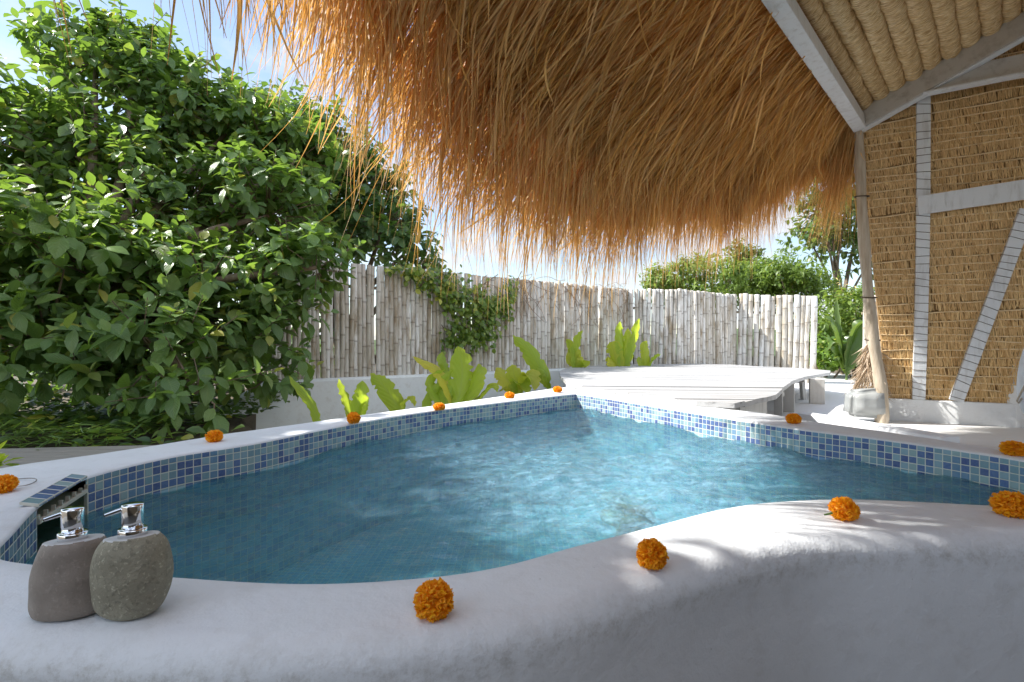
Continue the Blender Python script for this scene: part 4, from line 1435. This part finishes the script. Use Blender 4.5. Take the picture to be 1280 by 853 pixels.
# coir bundle at its foot
c = at(1086, 492, 4.85)
n = 1400
an = RNG.random(n) * 6.283
zz_ = RNG.random(n)
rr_ = 0.10 * (1 - 0.75 * zz_) + 0.01
st = np.stack([c.x + 0.03 * zz_ + rr_ * np.cos(an) * 0.9, c.y + rr_ * np.sin(an), c.z + 0.02 + zz_ * 0.46], 1)
dd = np.stack([np.cos(an) * 0.35, np.sin(an) * 0.35, np.full(n, -1.0)], 1) + RNG.normal(0, 0.3, (n, 3)); dd /= np.linalg.norm(dd, axis=1)[:, None]
V, Fq = strands(st, dd, RNG.uniform(0.08, 0.2, n), RNG.uniform(0.003, 0.007, n), RNG.uniform(0, 0.5, n), RNG.uniform(0, 0.6, n), 4)
cb_ = new_obj('straw_bundle', fast_mesh('straw_bundle', V, Fq, False), M['coir'])
tag(cb_, 'tapered bundle of brown coconut fibre standing against the foot of the post', 'fibre bundle')
# grey boulder in front of the post
bm = bmesh.new()
bmesh.ops.create_cube(bm, size=1)
bmesh.ops.bevel(bm, geom=bm.edges[:], offset=0.14, segments=3, affect='EDGES')
bmesh.ops.subdivide_edges(bm, edges=bm.edges[:], cuts=2, use_grid_fill=True)
for v in bm.verts:
    q = v.co.copy()
    v.co.x *= 0.31 * (1 - 0.12 * q.z); v.co.y *= 0.24; v.co.z *= 0.27
    if q.z > 0.2: v.co.z -= 0.06 * max(0, -q.x + 0.1)
    v.co += v.normal * 0.012 * mnoise.noise(v.co * 9)
me = bpy.data.meshes.new('stone_block'); bm.to_mesh(me); bm.free()
for pl in me.polygons: pl.use_smooth = True
rb = new_obj('stone_block', me, M['rock'])
c = on_z(1094, 523, -0.255)
rb.location = (c.x, c.y + 0.12, -0.12); rb.rotation_euler = (0, 0, R(-18))
tag(rb, 'smooth grey rounded stone block in front of the wooden post', 'stone')
# white cloth cushion hung at the right wall
c = at(1283, 470, 3.55)
hc = thing('hanging_cushion', 'pale blue-white padded cushion with a strap leaning at the right edge', 'cushion', (c.x + 0.10, c.y, c.z - 0.30))
mb = MB()
pr = [(0.02, 0.0), (0.09, 0.02), (0.125, 0.10), (0.14, 0.22), (0.125, 0.38), (0.095, 0.50), (0.06, 0.62), (0.05, 0.72), (0.0, 0.73)]
mb.lathe([(q.x, q.y) for q in catmull([(r_, z_, 0) for r_, z_ in pr], 4)], 28, 1.0, 0.7)
mb.build('padding', M['cloth'], hc)
mb = MB()
mb.tube([(-0.128, -0.02, 0.24), (-0.165, -0.02, 0.17), (-0.175, -0.01, 0.125), (-0.155, 0.0, 0.11), (-0.12, 0.0, 0.16)], 0.006, 8)
mb.build('strap', M['strap'], hc)
mb = MB(); mb.box((-0.115, -0.055, 0.075), (0.035, 0.02, 0.025), Matrix.Rotation(0.6, 3, 'Y'), 0.004)
mb.build('buckle', M['dark'], hc)

# ------------------------------------------------------------------ foliage
def leaf_cloud(pos, dirs, nrms, size, young, wr=0.62, droop=0.25, fold=0.25, rows=(0, .25, .55, .8, 1.0), wid=(.10, .78, 1.0, .62, .03), rg=RNG):
    """one mesh of many curved leaves; returns V,F,UV,young"""
    n = len(pos)
    d_ = dirs / np.linalg.norm(dirs, axis=1)[:, None]
    nr = nrms - d_ * (nrms * d_).sum(1)[:, None]
    nr /= np.linalg.norm(nr, axis=1)[:, None] + 1e-9
    sd = np.cross(d_, nr)
    K_ = len(rows)
    V = np.zeros((n, K_, 3, 3)); UV = np.zeros((n, K_, 3, 2))
    wv = rg.uniform(0.85, 1.15, n)
    dr = droop * rg.uniform(0.3, 1.7, n)
    fo = fold * rg.uniform(0.2, 1.6, n)
    for k, (f, w_) in enumerate(zip(rows, wid)):
        for ci, c in enumerate((-1, 0, 1)):
            x = size * f
            y = size * wr * 0.5 * w_ * c * wv
            z = -dr * size * f * f + fo * size * wr * 0.5 * w_ * abs(c)
            V[:, k, ci] = pos + d_ * x[:, None] + sd * np.broadcast_to(y, (n,))[:, None] + nr * z[:, None]
            UV[:, k, ci, 0] = c; UV[:, k, ci, 1] = f
    base = (np.arange(n) * K_ * 3)[:, None, None]
    q = []
    for k in range(K_ - 1):
        for ci in range(2):
            q.append((k * 3 + ci, k * 3 + ci + 1, (k + 1) * 3 + ci + 1, (k + 1) * 3 + ci))
    Fq = (base + np.array(q)[None]).reshape(-1, 4)
    return V.reshape(-1, 3), Fq, UV.reshape(-1, 2), np.repeat(young, K_ * 3)

def crown(blobs, twigs_per, leaf, per=8, seed=0, twig_len=0.28, young_p=0.35, shell=(0.72, 1.05), wr=0.62, fill=0.33, droop_z=-0.35, face_cam=True, **kw):
    """blobs: (centre, radius); leaves sit in sprays on twigs round each blob"""
    rg = np.random.default_rng(seed)
    pos, dirs, nrm, size, yng = [], [], [], [], []
    tw = []
    for (c, r_) in blobs:
        c = np.array(tuple(c)); rv = np.array(r_ if hasattr(r_, '__len__') else (r_, r_, r_ * 0.9))
        nt_ = int(twigs_per * float(np.mean(rv)) ** 2)
        for _ in range(nt_):
            o = rg.normal(0, 1, 3); o /= np.linalg.norm(o)
            if o[2] < -0.75: o[2] *= -0.5
            rad_ = rg.uniform(*shell) if rg.random() > fill else rg.uniform(0.25, 0.75)
            rad_ *= 1 + 0.22 * mnoise.noise(Vector(c * 0.7) + Vector(o * 2.2))
            b_ = c + o * rv * rad_ * 0.9
            td = o * 0.9 + np.array([0, 0, 0.15]) + rg.normal(0, 0.45, 3); td /= np.linalg.norm(td)
            TL = twig_len * rg.uniform(0.6, 1.3)
            tw.append((b_, td, TL))
            ap = rg.random() * 6.28
            s1 = np.cross(td, [0, 0, 1]); s1 /= np.linalg.norm(s1) + 1e-6
            s2 = np.cross(td, s1)
            isy = rg.random() < young_p
            for k in range(per):
                f = (k + 0.5) / per
                an = ap + k * 2.4
                ld_ = td * (0.25 + 0.5 * f) + (s1 * math.cos(an) + s2 * math.sin(an)) * 0.9 + np.array([0, 0, droop_z + 0.45 * (f > 0.8)]) + rg.normal(0, 0.18, 3)
                pos.append(b_ + td * TL * f + np.array([0, 0, -0.06 * f * TL]))
                dirs.append(ld_)
                nrm.append(np.array([0, 0, 1.0]) + o * 0.35 + rg.normal(0, 0.28, 3))
                size.append(leaf * rg.uniform(0.5, 1.2) * (1.0 if f < 0.75 else 0.6))
                yng.append((max(0, (f - 0.55)) * 1.6 * rg.random() if isy else 0.0) + (rg.random() < 0.012) * 0.8)
    V, Fq, UV, yg = leaf_cloud(np.array(pos), np.array(dirs), np.array(nrm), np.array(size), np.clip(np.array(yng), 0, 1), wr, rg=rg, **kw)
    return V, Fq, UV, yg, tw

def tree(name, label, cat, base, blobs, mat, leaf, twigs_per, trunk_r, seed, group=None, barkm='bark', nbr=999, with_twigs=True, extra=None, **kw):
    base = Vector(base)
    root = thing(name, label, cat, base, 0, group)
    V, Fq, UV, yg, tw = crown(blobs, twigs_per, leaf, seed=seed, **kw)
    new_obj('crown', fast_mesh('crown', V - np.array(tuple(base)), Fq, True, UV, {'young': yg}), M[mat], root)
    rg = random.Random(seed)
    mb = MB()
    ends = []
    cmid = sum((Vector(b[0]) for b in blobs), Vector()) / len(blobs)
    fork = base.lerp(cmid, 0.45); fork.z = base.z + (cmid.z - base.z) * 0.35
    mb.tube([Vector((0, 0, -0.1)), (fork - base) * 0.5 + Vector((rg.uniform(-.05, .05), rg.uniform(-.05, .05), 0)), fork - base], [trunk_r, trunk_r * 0.85, trunk_r * 0.7], 12)
    mb.build('trunk', M[barkm], root)
    if extra:
        mb = MB(); mb.tube([q - base for q in extra], [0.09, 0.08, 0.06, 0.03][:len(extra)], 10)
        mb.build('trunk', M[barkm], root)
    mb = MB()
    for (c, r_) in blobs[:nbr]:
        c = Vector(tuple(c))
        mid = fork.lerp(c, 0.5) + Vector((rg.uniform(-.15, .15), rg.uniform(-.15, .15), rg.uniform(-.05, .2)))
        mb.tube(catmull([fork - base - Vector((0, 0, 0.05)), mid - base, c - base], 4), [trunk_r * 0.5 * (1 - 0.08 * k) for k in range(9)], 7)
    if with_twigs:
        for  (b_, td, TL) in tw[::2]:
            b0 = Vector(tuple(b_)); t0 = Vector(tuple(td))
            cb2 = min(blobs, key=lambda q: (Vector(tuple(q[0])) - b0).length)
            m0 = b0.lerp(Vector(tuple(cb2[0])), 0.55)
            mb.tube([m0 - base, b0 - base, b0 + t0 * TL - base], [0.010, 0.006, 0.003], 4, False)
    mb.build('branch', M[barkm], root)
    return root

# the big broad-leaved tree at left; its crown runs on beyond the frame and shades the left rim
def bl(x, y, Y, rpx): 
    return (at(x, y, Y), rpx * Y / F)
blobs = [bl(120, 78, 6.6, 70), bl(165, 70, 6.7, 52), bl(25, 168, 6.0, 76), bl(-70, 280, 5.4, 120), bl(215, 140, 6.7, 76), bl(285, 165, 6.8, 62), bl(330, 190, 6.8, 62), bl(110, 215, 6.0, 110),
         bl(230, 265, 6.0, 100), bl(335, 270, 6.0, 78), bl(370, 200, 6.9, 52), bl(20, 330, 4.6, 120), bl(140, 355, 4.7, 110), bl(255, 365, 5.0, 92), bl(345, 345, 5.3, 55),
         bl(395, 335, 5.3, 36), bl(310, 430, 5.0, 60), bl(345, 400, 5.2, 34), bl(200, 445, 4.15, 72), bl(60, 425, 4.2, 85), bl(245, 490, 3.9, 42), bl(130, 480, 4.1, 50), bl(-70, 400, 4.4, 110), bl(335, 470, 5.0, 26)]
for p in [(-5.0, 3.4, 3.9), (-4.9, 2.7, 3.8), (-4.5, 2.1, 3.7), (-5.6, 3.9, 3.6), (-5.4, 2.9, 3.2), (-5.0, 2.0, 3.2), (-5.9, 2.4, 3.9), (-5.6, 1.6, 3.6), (-6.3, 3.3, 3.4), (-4.7, 1.2, 3.5), (-5.5, 0.9, 3.4), (-4.3, 1.5, 3.0), (-4.5, 0.8, 3.0), (-4.6, 0.3, 3.3), (-5.0, 1.6, 2.6), (-3.8, 1.5, 2.6), (-4.0, 1.0, 3.0), (-4.0, 0.7, 2.6), (-4.3, 1.9, 3.3), (-3.95, 1.35, 3.1), (-4.15, 1.8, 3.4), (-4.35, 2.3, 3.3), (-3.95, 1.0, 2.6), (-3.6, 1.6, 3.2)]:
    blobs.append((Vector(p) + Vector((-0.22 - (0.45 if p[1] > 1.95 else 0.0), -0.3, 0)), 0.8))
tree('broadleaf_tree', 'big dense broad-leaved tree with yellow young shoots, left of the bamboo fence', 'tree', (-3.3, 5.3, GZ), blobs, 'leaf', 0.172, 245, 0.13, 21, per=9, twig_len=0.30, nbr=22, extra=[Vector((-5.9, 2.6, GZ - .1)), Vector((-5.8, 2.6, 1.5)), Vector((-5.5, 2.5, 3.0)), Vector((-5.3, 2.5, 3.8))])
blobs = [bl(400, 190, 8.2, 62), bl(455, 235, 8.0, 52), bl(478, 285, 7.8, 48), bl(505, 318, 7.6, 34), bl(340, 160, 8.6, 60), bl(420, 290, 8.0, 60), bl(350, 250, 8.4, 70), bl(535, 332, 7.4, 14)]
tree('leafy_tree', 'dark leafy tree rising behind the left end of the bamboo fence', 'tree', (-2.9, 8.4, GR), blobs, 'leaf_dark', 0.17, 230, 0.12, 22, per=9, twig_len=0.32, young_p=0.25)
# hedge mass that closes the view behind and under the left tree
rgh = random.Random(4)
blobs = [(Vector((-9.5 + 1.1 * k + rgh.uniform(-.2, .2), 8.8 + rgh.uniform(-.5, .5), 0.45 + rgh.uniform(-.2, .7))), 1.05) for k in range(6)]
blobs += [(Vector((-9 + 1.0 * k, 8.2, -0.1)), 0.7) for k in range(6)]
tree('shrub', 'dark shrub in the shade behind the big broad-leaved tree', 'shrub', (-6.5, 8.8, GZ), blobs, 'leaf_dark', 0.16, 60, 0.08, 23, per=8, with_twigs=False, young_p=0.1)
blobs = [(Vector((-5.2 + 0.55 * k + rgh.uniform(-.15, .15), 6.1 + 0.15 * k, 0.05 + rgh.uniform(-.2, .35))), 0.62) for k in range(5)]
tree('shrub', 'low dark shrub under the big broad-leaved tree, beside the board path', 'shrub', (-4.2, 6.4, GZ), blobs, 'leaf_dark', 0.13, 120, 0.05, 24, per=8, with_twigs=False, young_p=0.1)

# light green bushes over the right end of the fence
def bush(x, y, Y, rpx, lab, mat='leaf_bush', leaf=0.13, tp=330, seed=0, sub=8, **kw):
    rg = random.Random(seed)
    bs = []
    for k in range(sub):
        bs.append((at(x + rg.uniform(-.75, .75) * rpx, y + rg.uniform(-.2, .8) * rpx, Y + rg.uniform(-.5, .5)), rpx * Y / F * rg.uniform(0.50, 0.72)))
    b = at(x, y, Y)
    kw.setdefault('young_p', 0.3)
    return tree('bush', lab, 'bush', (b.x, b.y, GR), bs, mat, leaf, tp, 0.05, seed, with_twigs=False, per=7, twig_len=0.20, group='bushes beyond the bamboo fence', **kw)
bush(838, 352, 13.5, 26, 'small yellow-green bush at the left end of the bushes over the fence', seed=31, wr=0.45)
bush(885, 346, 13.0, 40, 'yellow-green bush behind the pinkish and mottled fence panels', seed=32, wr=0.45)
bush(945, 338, 13.5, 46, 'broad yellow-green bush behind the mottled fence panel, tallest of the bushes', seed=33, wr=0.45)
bush(1000, 345, 13.0, 42, 'fresh green bush behind the right corner of the white fence panel', seed=34, wr=0.45)
bush(1052, 385, 11.5, 42, 'yellow-green bush seen through the garden gap over the banana leaves', seed=35, wr=0.5)
bush(1035, 425, 10.6, 30, 'low green bush at the foot of the garden gap beside the white fence panel', 'leaf_vine', 0.12, 260, 36, wr=0.8)
bush(1066, 440, 10.4, 30, 'low dark green bush at the foot of the garden gap beside the post', 'leaf_vine', 0.12, 260, 37, wr=0.8)
bush(930, 312, 16.5, 24, 'darker green bush top sticking up behind the yellow-green bushes', 'leaf_tall', 0.14, 130, 38)
# tall tree at right behind
blobs = [bl(1040, 225, 15, 32), bl(1022, 262, 15, 34), bl(1058, 265, 15, 36), bl(1035, 300, 15, 34), bl(1068, 300, 15.5, 30), bl(1012, 300, 14.5, 20), bl(1075, 235, 15.5, 30), bl(1085, 330, 15, 20)]
tree('tall_tree', 'tall open tree seen between the straw fringe and the wooden post', 'tree', (at(1050, 0, 15).x, 15, GZ), blobs, 'leaf_tall', 0.20, 120, 0.10, 39, per=7, young_p=0.2, twig_len=0.4)
# spiky plant top on the skyline
c = at(880, 326, 15)
sp = thing('palm_plant', 'spiky dark palm top on the skyline over the yellow-green bushes', 'palm', (c.x, c.y, GZ))
n = 34
an = RNG.random(n) * 6.28
dd = np.stack([np.cos(an), np.sin(an), RNG.uniform(-0.2, 1.0, n)], 1)
V, Fq, UV, yg = leaf_cloud(np.tile(np.array([[0, 0, c.z - GZ]]), (n, 1)), dd, np.tile(np.array([[0, 0, 1.0]]), (n, 1)) + RNG.normal(0, .2, (n, 3)), RNG.uniform(0.35, 0.6, n), np.zeros(n), 0.12)
new_obj('frond', fast_mesh('frond', V, Fq, True, UV, {'young': yg}), M['leaf_dark'], sp)
mb = MB(); mb.tube([(0, 0, 0), (0.03, 0, 1.2), (0, 0, c.z - GZ)], [0.05, 0.04, 0.03], 8); mb.build('trunk', M['bark'], sp)
# dead brown stump-like shrub right
blobs = [bl(1062, 328, 13, 14), bl(1075, 345, 13, 12)]
tree('dry_shrub', 'dry straw-coloured shrub below the tall tree, beside the post', 'shrub', (at(1068, 0, 13).x, 13, GZ), [bl(1066, 365, 12, 14), bl(1060, 380, 12, 12)], 'straw_pale', 0.16, 150, 0.04, 41, wr=0.12, per=8, with_twigs=False)
# far hill of vegetation closing the horizon
V, Fq = [], []
nx_, ny_ = 120, 12
for i in range(nx_ + 1):
    for j in range(ny_ + 1):
        an = R(-75) + R(150) * i / nx_
        rd = 30 + 45 * j / ny_
        h = GZ + (2.2 + 1.6 * mnoise.noise(Vector((i * 0.13, 0, 2.0)))) * math.sin(math.pi * 0.5 * j / ny_) * (0.55 if i < 66 else 1.0) + 0.5 * mnoise.noise(Vector((i * 0.9, j * 0.9, 0)))* (j > 0)
        V.append((rd * math.sin(an), rd * math.cos(an), h))
for i in range(nx_):
    for j in range(ny_):
        Fq.append((i * (ny_ + 1) + j, (i + 1) * (ny_ + 1) + j, (i + 1) * (ny_ + 1) + j + 1, i * (ny_ + 1) + j + 1))
struct(new_obj('hills', fast_mesh('hills', V, Fq), m_noise('hill_foliage', (0.03, 0.06, 0.02), (0.09, 0.14, 0.04), 1.2, 0.9, 0.4, 3)))

# creeper on the fence
def on_fence(x, y, lift=0.06):
    o = Vector((0, 0, CAM_H)); r_ = Vector(((x - CX) / F, 1, (CY - y) / F))
    A_ = Vector((FA.x, FA.y, 0)) + fn * lift
    return o + r_ * ((A_ - o).dot(fn) / r_.dot(fn))
vroot_c = on_fence(590, 470)
vine = thing('creeper', 'green creeper hanging over the top of the long bamboo fence', 'climbing plant', (vroot_c.x, vroot_c.y, 0.0))
patches = [(520, 340, 24, 10), (545, 345, 30, 14), (560, 362, 26, 16), (580, 372, 30, 18), (600, 380, 26, 20), (612, 395, 22, 20), (575, 405, 18, 22), (590, 420, 26, 16), (565, 425, 18, 12), (625, 385, 18, 14), (640, 362, 8, 14), (635, 375, 10, 10), (530, 355, 16, 8), (505, 338, 14, 6), (605, 412, 20, 14), (560, 385, 14, 8), (490, 334, 10, 4)]
pos, dr_, nm, sz, yg_ = [], [], [], [], []
rgv = np.random.default_rng(77)
stems = MB()
for (x, y, sx_, sy_) in patches:
    c_ = on_fence(x, y)
    stems.tube([on_fence(x + rgv.normal(0, sx_), y - sy_ * 1.6, 0.03) - vine.location, c_ + fn * 0.02 - vine.location, on_fence(x + rgv.normal(0, sx_ * .6), y + sy_ * 1.2, 0.05) - vine.location], [0.006, 0.006, 0.003], 5)
    for _ in range(int(sx_ * sy_ * 0.26) + 8):
        px_, py_ = x + rgv.normal(0, 0.5) * sx_, y + rgv.normal(0, 0.55) * sy_
        p = on_fence(px_, py_, 0.03 + abs(rgv.normal(0, 0.10)))
        pos.append(np.array(tuple(p - vine.location)))
        dr_.append(np.array(tuple(fn)) * 0.6 + np.array([0, 0, -0.6]) + rgv.normal(0, 0.6, 3))
        nm.append(np.array(tuple(fn)) * 0.8 + np.array([0, 0, 0.8]) + rgv.normal(0, 0.35, 3))
        sz.append(rgv.uniform(0.05, 0.095)); yg_.append(rgv.random() ** 3 * (1.0 if y < 380 else 0.4))
V, Fq, UV, yg = leaf_cloud(np.array(pos), np.array(dr_), np.array(nm), np.array(sz), np.array(yg_), 0.75)
struct(new_obj('foliage', fast_mesh('foliage', V, Fq, True, UV, {'young': yg}), M['leaf_vine'], vine), 'stuff')
stems.build('stem', M['bark'], vine)
# dry tendrils tangled along the fence top
mb = MB()
tb = Vector((FB.x, FB.y, 0))
for k in range(60):
    x = 600 + 190 * rgv.random()
    ytop = 330 + (x - 422) * 32 / 363
    p = on_fence(x, ytop - 3 + abs(rgv.normal(0, 7)), 0.05)
    pts = [p]
    dv = Vector((rgv.normal(0.2, .6), 0, rgv.normal(-0.15, 0.4)))
    for q in range(5):
        dv += Vector((rgv.normal(0, .3), 0, rgv.normal(-.15, .3)))
        p = p + fdir * dv.x * 0.11 + Vector((0, 0, dv.z * 0.10)) + fn * rgv.normal(0, 0.008)
        pts.append(p)
    mb.tube(catmull([q - vine.location for q in pts], 3), 0.004, 4, False)
dt = mb.build('dry_tendril', m_noise('dry_tendril', (0.20, 0.13, 0.09), (0.34, 0.24, 0.17), 30, 0.8, 0.001), vine)
struct(dt, 'stuff')

# ------------------------------------------------------------------ banana plants in the planter
def banana_leaf(pts, width, twist, seed, tear=0.35, y0=0.0):
    """blade along a curved midrib given as 3-D points; returns V,F,UV,young"""
    rg = np.random.default_rng(seed)
    sp_ = catmull(pts, 8)
    n = len(sp_); V, UV, Y_, Fq = [], [], [], []
    fr = twist.normalized()
    cols = (-1, -0.5, 0, 0.5, 1)
    tearL = np.ones(n); tearR = np.ones(n)
    for i in range(n):
        if rg.random() < tear: tearL[i] = rg.uniform(0.55, 0.92)
        if rg.random() < tear: tearR[i] = rg.uniform(0.55, 0.92)
    for i, p in enumerate(sp_):
        f = i / (n - 1)
        tg = (sp_[min(i + 1, n - 1)] - sp_[max(i - 1, 0)]).normalized()
        sd = (fr - tg * fr.dot(tg)).normalized()
        nr = tg.cross(sd)
        w_ = width * 0.5 * np.interp(f, [0, 0.12, 0.3, 0.55, 0.8, 0.93, 1], [0.08, 0.45, 0.85, 1.0, 0.82, 0.45, 0.03])
        for c in cols:
            e = w_ * c * (tearL[i] if c < 0 else tearR[i]) if abs(c) == 1 else w_ * c
            q = p + sd * e + nr * (abs(c) ** 1.3 * w_ * 0.38 + 0.006 * math.sin(f * 40 + c * 3) * abs(c))
            V.append(q); UV.append((c, f)); Y_.append(min(1, y0 + max(0, (f - 0.9)) * 3 * rg.random() + (abs(c) == 1) * 0.25 * rg.random()))
    for i in range(n - 1):
        for k in range(4):
            Fq.append((i * 5 + k, i * 5 + k + 1, (i + 1) * 5 + k + 1, (i + 1) * 5 + k))
    return V, Fq, UV, Y_
def banana(x, ybase_px, Y, label, leaves, mat='leaf_banana'):
    """leaves: (dx0, list of (px,py), width_px, yaw_twist, young)"""
    b = at(x, ybase_px, Y)
    root = thing('banana_plant', label, 'plant', (b.x, b.y, -0.84), 0, 'young banana plants along the planter')
    O = Vector((b.x, b.y, -0.84))
    mb = MB()
    mb.tube([(0, 0, -0.05), (0.01, 0, (b.z + 0.84) * 0.6), (0, 0, b.z + 0.84 + 0.02)], [0.035, 0.028, 0.018], 10)
    mb.build('stem', M['stem_green'], root)
    for i, (pxs, wpx, tw_, yv) in enumerate(leaves):
        pts = [b - O]
        for k, q in enumerate(pxs):
            dy = (q[2] if len(q) > 2 else 0.0)
            pts.append(at(q[0], q[1], Y + dy) - O)
        V, Fq, UV, yg = banana_leaf(pts, wpx * Y / F, Vector(tw_), int(x * 10 + i), 0.35, yv)
        new_obj('leaf', fast_mesh('leaf', [tuple(v) for v in V], np.array(Fq), True, UV, {'young': yg}), M[mat], root)
    return root
sX = (1, 0.3, 0)
banana(408, 560, 4.0, 'single slim leaning banana leaf in front of the left end of the planter wall', [([(396, 520), (383, 495), (361, 470)], 15, (0.6, 0.8, 0.1), 0.0)])
banana(443, 540, 4.3, 'small banana plant with narrow upright leaves behind the round marigold', [([(447, 515), (452, 495), (453, 476)], 22, (0.9, .4, 0), 0.0), ([(438, 515), (432, 495), (423, 474)], 15, (0.6, 0.8, 0), 0.1), ([(455, 520), (459, 508), (459, 502)], 14, (.3, .9, 0), 0.1)])
banana(512, 535, 4.8, 'broad drooping banana leaf pair left of the big banana clump', [([(495, 505), (480, 483), (463, 467)], 26, (.7, .3, .6), 0.05), ([(505, 510), (512, 500), (519, 508)], 18, (.2, .9, .2), 0.3)])
banana(568, 525, 5.3, 'largest banana clump with tall wide torn leaves, under the creeper', [([(575, 490), (578, 460), (572, 433)], 34, (1, .2, 0), 0.05), ([(588, 490), (596, 468), (598, 455, .1)], 26, (.8, -.6, 0), 0.1), ([(548, 498), (540, 478), (556, 462)], 18, (.7, .7, 0), 0.0), ([(535, 510), (548, 485), (566, 462)], 15, (1, .5, 0), 0.0), ([(560, 485), (545, 462), (516, 446)], 18, (.2, .7, .7), 0.75), ([(562, 480, .2), (556, 455, .2), (553, 440, .3)], 22, (.6, .8, 0), 0.0), ([(600, 500), (615, 485), (622, 490)], 22, (.2, .8, .3), 0.2), ([(556, 500), (560, 490), (560, 480)], 24, (1, 0, 0), 0.0)])
banana(650, 505, 6.2, 'yellowing torn banana clump between the big clump and the deck', [([(640, 484), (628, 468), (620, 460)], 24, (.6, .7, .5), 0.55), ([(645, 480), (642, 465), (640, 456)], 22, (1, .2, 0), 0.35), ([(655, 480), (662, 470), (668, 488, -.2)], 30, (.4, .8, .2), 0.45), ([(648, 488), (652, 478), (660, 492, -.2)], 28, (.7, .5, .2), 0.1), ([(640, 488), (634, 482), (622, 490)], 18, (.3, .9, .2), 0.5)])
banana(688, 490, 6.6, 'tall single banana leaf leaning left beside the deck corner', [([(680, 468), (664, 442), (641, 419)], 24, (.8, .4, .5), 0.0), ([(684, 476), (680, 464), (670, 458)], 14, (.5, .8, .3), 0.1)])
banana(722, 480, 8.0, 'slim upright banana plant behind the left end of the deck', [([(720, 450), (722, 430), (728, 413)], 17, (.8, .6, 0), 0.05), ([(716, 448), (712, 432), (708, 424)], 12, (.8, -.5, 0), 0.2), ([(722, 458), (718, 446), (726, 438)], 22, (1, 0, 0), 0.45), ([(724, 462), (730, 455), (732, 460)], 16, (1, .3, .3), 0.2)])
banana(780, 478, 8.4, 'tall banana plant with upright leaves behind the middle of the deck', [([(778, 445), (776, 420), (775, 402)], 17, (.9, .5, 0), 0.0), ([(788, 445), (794, 420), (799, 398)], 15, (.9, .4, 0), 0.05), ([(770, 450), (766, 435), (762, 428)], 22, (.9, -.4, 0), 0.35), ([(768, 456), (760, 448), (757, 452)], 18, (.7, .6, .2), 0.6), ([(782, 450), (784, 430), (785, 410)], 14, (.9, -.3, 0), 0.2)])
banana(810, 478, 8.6, 'smallest banana plant, right of the tall one behind the deck', [([(808, 450), (806, 435), (808, 426)], 13, (1, .2, 0), 0.2), ([(814, 456), (820, 448), (826, 443)], 12, (.5, .5, .6), 0.0), ([(804, 458), (800, 450), (798, 446)], 11, (.8, .5, 0), 0.1)])
banana(1058, 470, 9.8, 'green banana plant with arching leaves in the garden gap', [([(1052, 430), (1042, 400), (1030, 395)], 26, (.4, .8, .3), 0.0), ([(1062, 440), (1072, 410), (1084, 402)], 26, (.6, .7, .4), 0.0), ([(1052, 430), (1049, 400), (1046, 372)], 11, (.9, .3, 0), 0.0), ([(1064, 440), (1075, 420), (1078, 405)], 30, (.8, -.5, 0), 0.0), ([(1050, 440), (1040, 425), (1032, 440)], 24, (.5, .6, .5), 0.0)], 'leaf_tall')

# ground cover in the planter and under the tree
def cover(name, pts_fn, n, size, mat, seed, wr=0.6):
    rg = np.random.default_rng(seed)
    pos = np.array([pts_fn(rg) for _ in range(n)])
    an = rg.random(n) * 6.28
    dd = np.stack([np.cos(an), np.sin(an), rg.uniform(-.1, .7, n)], 1)
    nm_ = np.tile(np.array([[0, 0, 1.0]]), (n, 1)) + rg.normal(0, .3, (n, 3))
    V, Fq, UV, yg = leaf_cloud(pos, dd, nm_, size * rg.uniform(.6, 1.3, n), (rg.random(n) < .05) * .6, wr, rg=rg)
    return struct(new_obj(name, fast_mesh(name, V, Fq, True, UV, {'young': yg}), M[mat]), 'stuff')
def pf(rg):
    t1 = rg.random() ** 0.7
    x_ = rg.uniform(-6.5, -1.75)
    if x_ > -2.5 and t1 > 0.15: x_ -= 1.6
    return (x_, 2.85 + t1 * 2.9, GZ + 0.10 + rg.random() * 0.10 + 0.05 * math.sin(t1 * 7))
cover('ground_cover', pf, 4600, 0.09, 'leaf_ground', 5)
def pf2(rg):
    f = rg.random()
    p = FA.lerp(FB, f) + fn * rg.uniform(0.15, 1.0)
    return (p.x, p.y, GR + 0.03 + rg.random() * 0.10)
cover('planter_greenery', pf2, 1500, 0.10, 'leaf_ground', 6)
def pf3(rg):
    return (rg.uniform(-5.5, -2.4), rg.uniform(2.88, 3.4), GZ + 0.12 + rg.random() * 0.14)
cover('grass', pf3, 900, 0.16, 'leaf_vine', 8, 0.07)
# small plant at the left edge
c = at(-4, 585, 1.95)
sp = thing('small_plant', 'small plant with curling green leaves at the left edge of the rim', 'plant', (c.x, c.y, -0.2))
n = 14
dd = np.stack([RNG.uniform(-1, 1.2, n), RNG.uniform(-.8, .6, n), RNG.uniform(0.1, 1.1, n)], 1)
V, Fq, UV, yg = leaf_cloud(np.stack([RNG.normal(0, .015, n), RNG.normal(0, .015, n), 0.16 + RNG.uniform(0, .08, n)], 1), dd, np.tile(np.array([[0, 0, 1.0]]), (n, 1)) + RNG.normal(0, .3, (n, 3)), RNG.uniform(.06, .11, n), RNG.random(n) * .25, 0.38, droop=0.6)
new_obj('leaf', fast_mesh('leaf', V, Fq, True, UV, {'young': yg}), M['leaf_banana'], sp)
mb = MB(); mb.tube([(0, 0, -0.15), (0.005, 0, 0.08), (0, 0, 0.24)], [0.008, 0.006, 0.004], 7); mb.build('stem', M['stem_green'], sp)
